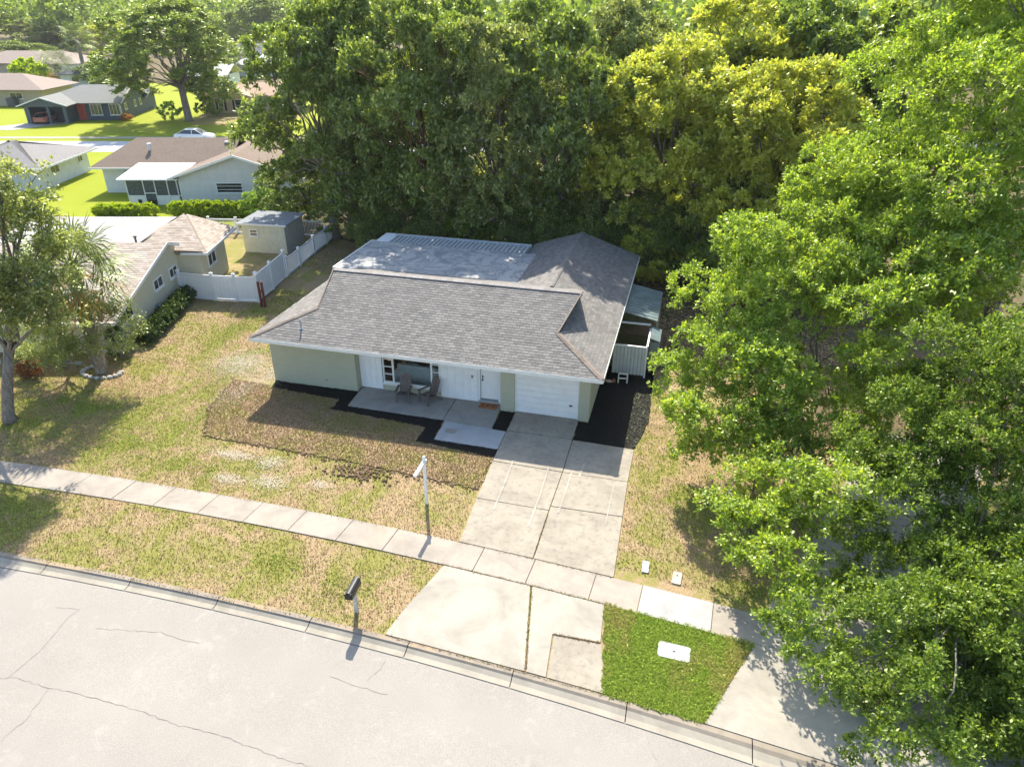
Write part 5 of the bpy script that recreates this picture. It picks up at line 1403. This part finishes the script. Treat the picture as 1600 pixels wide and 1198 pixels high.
hedge('shrub', 'orange brown ornamental grass at the corner of the dark blue house', (-79.9, 90.6), (-79.2, 90.9), 1.2, .8, m_leaf('rust_grass', [(.35, .16, .07), (.45, .24, .1)], .3, .05), 40, 20, 'shrub', .2)

# shared crown meshes for the woods behind
def make_variant(seed, R_, H_, nl, nclump, rc, ntwig, nleaf, ll, z0=.3, shell=.75, low=-.25, fork=.3):
    rng = np.random.default_rng(seed); lob = []
    for i in range(nl):
        a = i * 2.4 + rng.uniform(-.5, .5); u = min(1, max(0, (i + .5) / nl + rng.uniform(-.12, .12))); z = H_ * (z0 + (.86 - z0) * u)
        env = math.sin(math.pi * min(1, .22 + .72 * u)) ** .8
        rr = R_ * .84 * env * math.sqrt(rng.uniform(.12, 1.15)) if i < nl - 1 else 0
        k = rng.uniform(.15, .32)
        lob.append((math.cos(a) * rr, math.sin(a) * rr, z, R_ * k, R_ * k, R_ * k * .72))
    V, C, li = crown_V(rng, lob, nclump, rc, ntwig, nleaf, ll, ll * .55, low=low, shell=shell)
    me = np_mesh('crown', V); tm = trunk_mb((0, 0, 0), lob, R_ * .05, H_ * fork, rng, C, li, 3).mesh('trunk', fix=False)
    me.materials.append(L_MID); tm.materials.append(BARK)
    return me, tm, R_, H_
VAR = [make_variant(101, 6, 15, 42, 1150, .5, 7, 7, .255, .22), make_variant(102, 6, 15, 46, 1250, .46, 7, 7, .245, .20), make_variant(103, 5, 13, 36, 950, .42, 7, 7, .26, .26),
       make_variant(104, 4, 8, 34, 760, .34, 7, 8, .18, .12), make_variant(105, 3.2, 5, 22, 520, .3, 7, 8, .15, .12)]
def wood_tree(name, label, cat, px, pytop, Y, r, var, leafm, barkm=BARK, group=None, rz=None, pybase=None, ztop=None):
    q = AT(px, pytop, Y)
    zt_ = ztop or q[2]; qm = AT(px, pytop + (60 if Y < 60 else 20), Y)
    me, tm, R0, H0 = VAR[var]
    # the crown mid of a vertical tree is seen at px
    t = thing(name, label, cat, (qm[0], Y, -.05), rz if rz is not None else random.uniform(0, 6.28), group)
    for nm, d_, mt in (('trunk', tm, barkm), ('crown', me, leafm)):
        o = bpy.data.objects.new(nm, d_); COL.objects.link(o); o.parent = t
        o.scale = (r / R0, r / R0, max(2.0, zt_) / (H0 * 1.0))
        o.material_slots[0].link = 'OBJECT'; o.material_slots[0].material = mt
    return t
W = wood_tree
W('tree', 'dark spreading tree at the left end of the wood, overhanging the brown roofed house', 'tree', 490, 0, 46.5, 6.0, 0, L_DARK, ztop=16.6, rz=.3)
W('tree', 'tall leaning dark tree just right of the wood\'s left end', 'tree', 572, -10, 50, 6.0, 1, L_DARK, ztop=17.5, rz=1.9)
W('tree', 'tall tree with reddish trunk in the middle of the wood behind the flat roof', 'tree', 655, -5, 45.2, 5.4, 0, L_DARK, BARK_R, ztop=17, rz=2.8)
W('tree', 'pale crowned tree in the wood behind the middle of the green house', 'tree', 775, 20, 45, 5.2, 1, L_PALE, ztop=15.5, rz=.8)
W('tree', 'tree with bare forked limbs between the pale crowned tree and the yellow trees', 'tree', 880, 40, 45, 5.0, 2, L_DARK, ztop=15.8, rz=4)
W('pine_tree', 'feathery grey green pine rising behind the yellow tree', 'tree', 970, 5, 55, 5.8, 1, L_PALE, BARK_R, ztop=17, rz=5)
W('tree', 'yellow flowered tree behind the right gable of the green house', 'tree', 1065, 40, 46.5, 6.3, 0, L_YEL, ztop=14.6, rz=1)
W('tree', 'second yellow green tree, right of the yellow flowered one', 'tree', 1235, 90, 44.5, 6.0, 1, L_YEL, ztop=13.8, rz=3.7)
W('tree', 'dark green tree behind the second yellow green tree', 'tree', 1290, 0, 52, 6.4, 0, L_MID, ztop=17, rz=2)
W('tree', 'dark tree at top right between the yellow trees and the bright oak', 'tree', 1400, 0, 50, 5.6, 2, L_DARK, ztop=16.5, rz=.2)
W('tree', 'olive tree at the very top above the yellow flowered tree', 'tree', 1150, -5, 54, 6.8, 2, L_YEL, ztop=17.0, rz=1.2)
W('tree', 'green tree at the very top left of the pine', 'tree', 840, -5, 66, 6.2, 0, L_MID, ztop=17.0, rz=4.4)
W('tree', 'green tree at the very top above the reddish trunk', 'tree', 720, -5, 68, 6.2, 2, L_MID, ztop=17.0, rz=5.4)
# understory row
U = [(1180, 210, 43.5, 3.4, 3, L_YEL, 'yellow green bush low in front of the second yellow green tree'), (1110, 200, 44, 3.2, 3, L_YEL, 'yellow green bush low in front of the yellow flowered tree'), (420, 290, 50, 2.0, 4, L_BRIGHT, 'yellow green bush at the left end of the wood over the white stucco wall'), (475, 235, 49, 3.2, 3, L_DARK, 'dark bush below the spreading tree at the left end of the wood'),
     (545, 270, 47, 3.2, 3, L_DARK, 'dark bush above the end of the white picket fence'), (600, 240, 50, 3.2, 3, L_MID, 'mid green bush left of the reddish trunk'),
     (640, 290, 46, 3.0, 3, L_DARK, 'dark bush above the left end of the flat roof'), (700, 275, 46, 3.0, 3, L_MID, 'mid green bush above the middle of the flat roof'),
     (745, 250, 49, 3.2, 3, L_DARK, 'dark bush under the pale crowned tree'), (730, 330, 43.6, 2.0, 4, L_BRIGHT, 'lime green bush just behind the patio rafters'),
     (800, 290, 45.5, 3.0, 3, L_MID, 'mid green bush behind the right end of the patio rafters'), (865, 270, 46, 3.2, 3, L_DARK, 'dark bush behind the peak of the rear gable'),
     (920, 215, 48, 3.4, 3, L_DARK, 'tall dark bush left of the yellow flowered tree'), (965, 250, 45, 3.0, 3, L_PALE, 'pale speckled bush behind the rear gable'),
     (1020, 290, 44, 3.0, 3, L_DARK, 'dark bush behind the right eaves of the green house'), (1090, 300, 43, 3.0, 3, L_MID, 'mid green bush behind the lean-to roof'),
     (1160, 270, 44, 3.2, 3, L_DARK, 'dark bush under the second yellow green tree'), (1240, 270, 42, 3.2, 3, L_MID, 'mid green bush right of the second yellow green tree'),
     (1320, 200, 44, 3.4, 3, L_DARK, 'dark bush left of the tall bright oak'), (590, 330, 44.2, 2.2, 4, L_DARK, 'low dark shrub between picket fence and flat roof'),
     (1010, 350, 42.3, 1.9, 4, L_YEL, 'low yellow green shrub at the back corner of the green house'), (1120, 370, 40.5, 2.0, 4, L_MID, 'low shrub behind the leaf strewn yard'),
     (670, 340, 43.2, 2.0, 4, L_DARK, 'low dark shrub directly behind the left patio rafters'), (860, 330, 43.2, 2.0, 4, L_DARK, 'low dark shrub directly behind the rear gable ridge'),
     (930, 330, 43.0, 2.0, 4, L_MID, 'low green shrub right of the rear gable peak'), (800, 345, 42.8, 1.8, 4, L_DARK, 'low dark shrub behind the rafters nearest the gable')]
for px, py, Y, r, v_, mt, lb_ in U:
    W('bush', lb_, 'bush', px, py, Y, r, v_, mt)
# background trees at the left
W('oak_tree', 'large spreading oak on the far lawn beside the dark blue house', 'tree', 262, 0, 93, 11.0, 0, L_DARK, ztop=16.4, rz=1.0)
bt = bpy.context.scene.objects[-1] if False else None
W('tree', 'broad multi trunked tree in the distance at the top, right of the far oak', 'tree', 415, 0, 237, 13, 1, L_MID, ztop=17, rz=2.2)
T = [(25, 62, 165, 8.5, 3, L_MID, 'bright grey green tree at the left edge above the brown roofs'), (62, 66, 170, 7, 3, L_MID, 'second grey green tree above the brown roofs, right of the edge one'),
     (70, 25, 200, 14, 1, L_PALE, 'big pale crown above the brown roofs at top left'), (105, 38, 195, 10, 2, L_PALE, 'rosy grey tree beside the big pale crown'),
     (110, 18, 235, 12, 1, L_YEL, 'yellow green tree top beyond the big pale crown'), (160, 90, 125, 5, 3, L_DARK, 'dark bush behind the dark blue house roof'),
     (182, 100, 120, 4.5, 3, L_MID, 'green bush behind the ridge of the dark blue house'), (175, 28, 180, 9, 2, L_YEL, 'tree with orange tinted top left of the far oak'),
     (10, 10, 250, 16, 0, L_DARK, 'dark tree top in the upper left corner'), (350, 35, 260, 10, 1, L_DARK, 'dark tree beyond the far white roof'),
     (350, 75, 150, 4, 3, L_MID, 'slim green tree behind the tan house'), (340, 168, 99, 0.1, 4, L_MID, '')]
for px, py, Y, r, v_, mt, lb_ in T:
    if lb_: W('tree', lb_, 'tree', px, py, Y, r, v_, mt)
# far woodland as one mass
rng = np.random.default_rng(77)
Vs = []
for i in range(700):
    if i < 440: x_ = rng.uniform(-620, 420); y_ = rng.uniform(255, 640)
    elif i < 590: x_ = rng.uniform(-45, 140); y_ = rng.uniform(101, 250)
    else: x_ = rng.uniform(-300, -158); y_ = rng.uniform(185, 300)
    if -228 < x_ < -100 and 215 < y_ < 335 and i < 440: continue
    if 15 < y_ - road2(x_) < 4: continue
    r_t = rng.uniform(5, 9); h_ = rng.uniform(13, 18.5) if y_ > 120 else rng.uniform(11, 15)
    V, C, li = crown_V(rng, [(x_, y_, h_ * .62, r_t, r_t, h_ * .36)], 40, r_t * .36, 3, 4, 1.3, .9, low=-.6, shell=.7)
    Vs.append(V)
tag(link_mesh('woodland', np_mesh('woodland', np.concatenate(Vs)), L_MID), kind='stuff')

# ------------------------------------------------------------------ the air
hz = bpy.data.materials.new('air'); hz.use_nodes = True; t_ = hz.node_tree; t_.nodes.clear()
vo = t_.nodes.new('ShaderNodeVolumePrincipled'); vo.inputs['Color'].default_value = (.93, .96, 1, 1); vo.inputs['Density'].default_value = 0.00013; vo.inputs['Anisotropy'].default_value = 0.3
oo = t_.nodes.new('ShaderNodeOutputMaterial'); t_.links.new(vo.outputs[0], oo.inputs['Volume'])
tag(MB().box(-810, 710, -130, 1310, -1.3, 26).make('haze', hz), kind='stuff')
SC.cycles.volume_bounces = 0
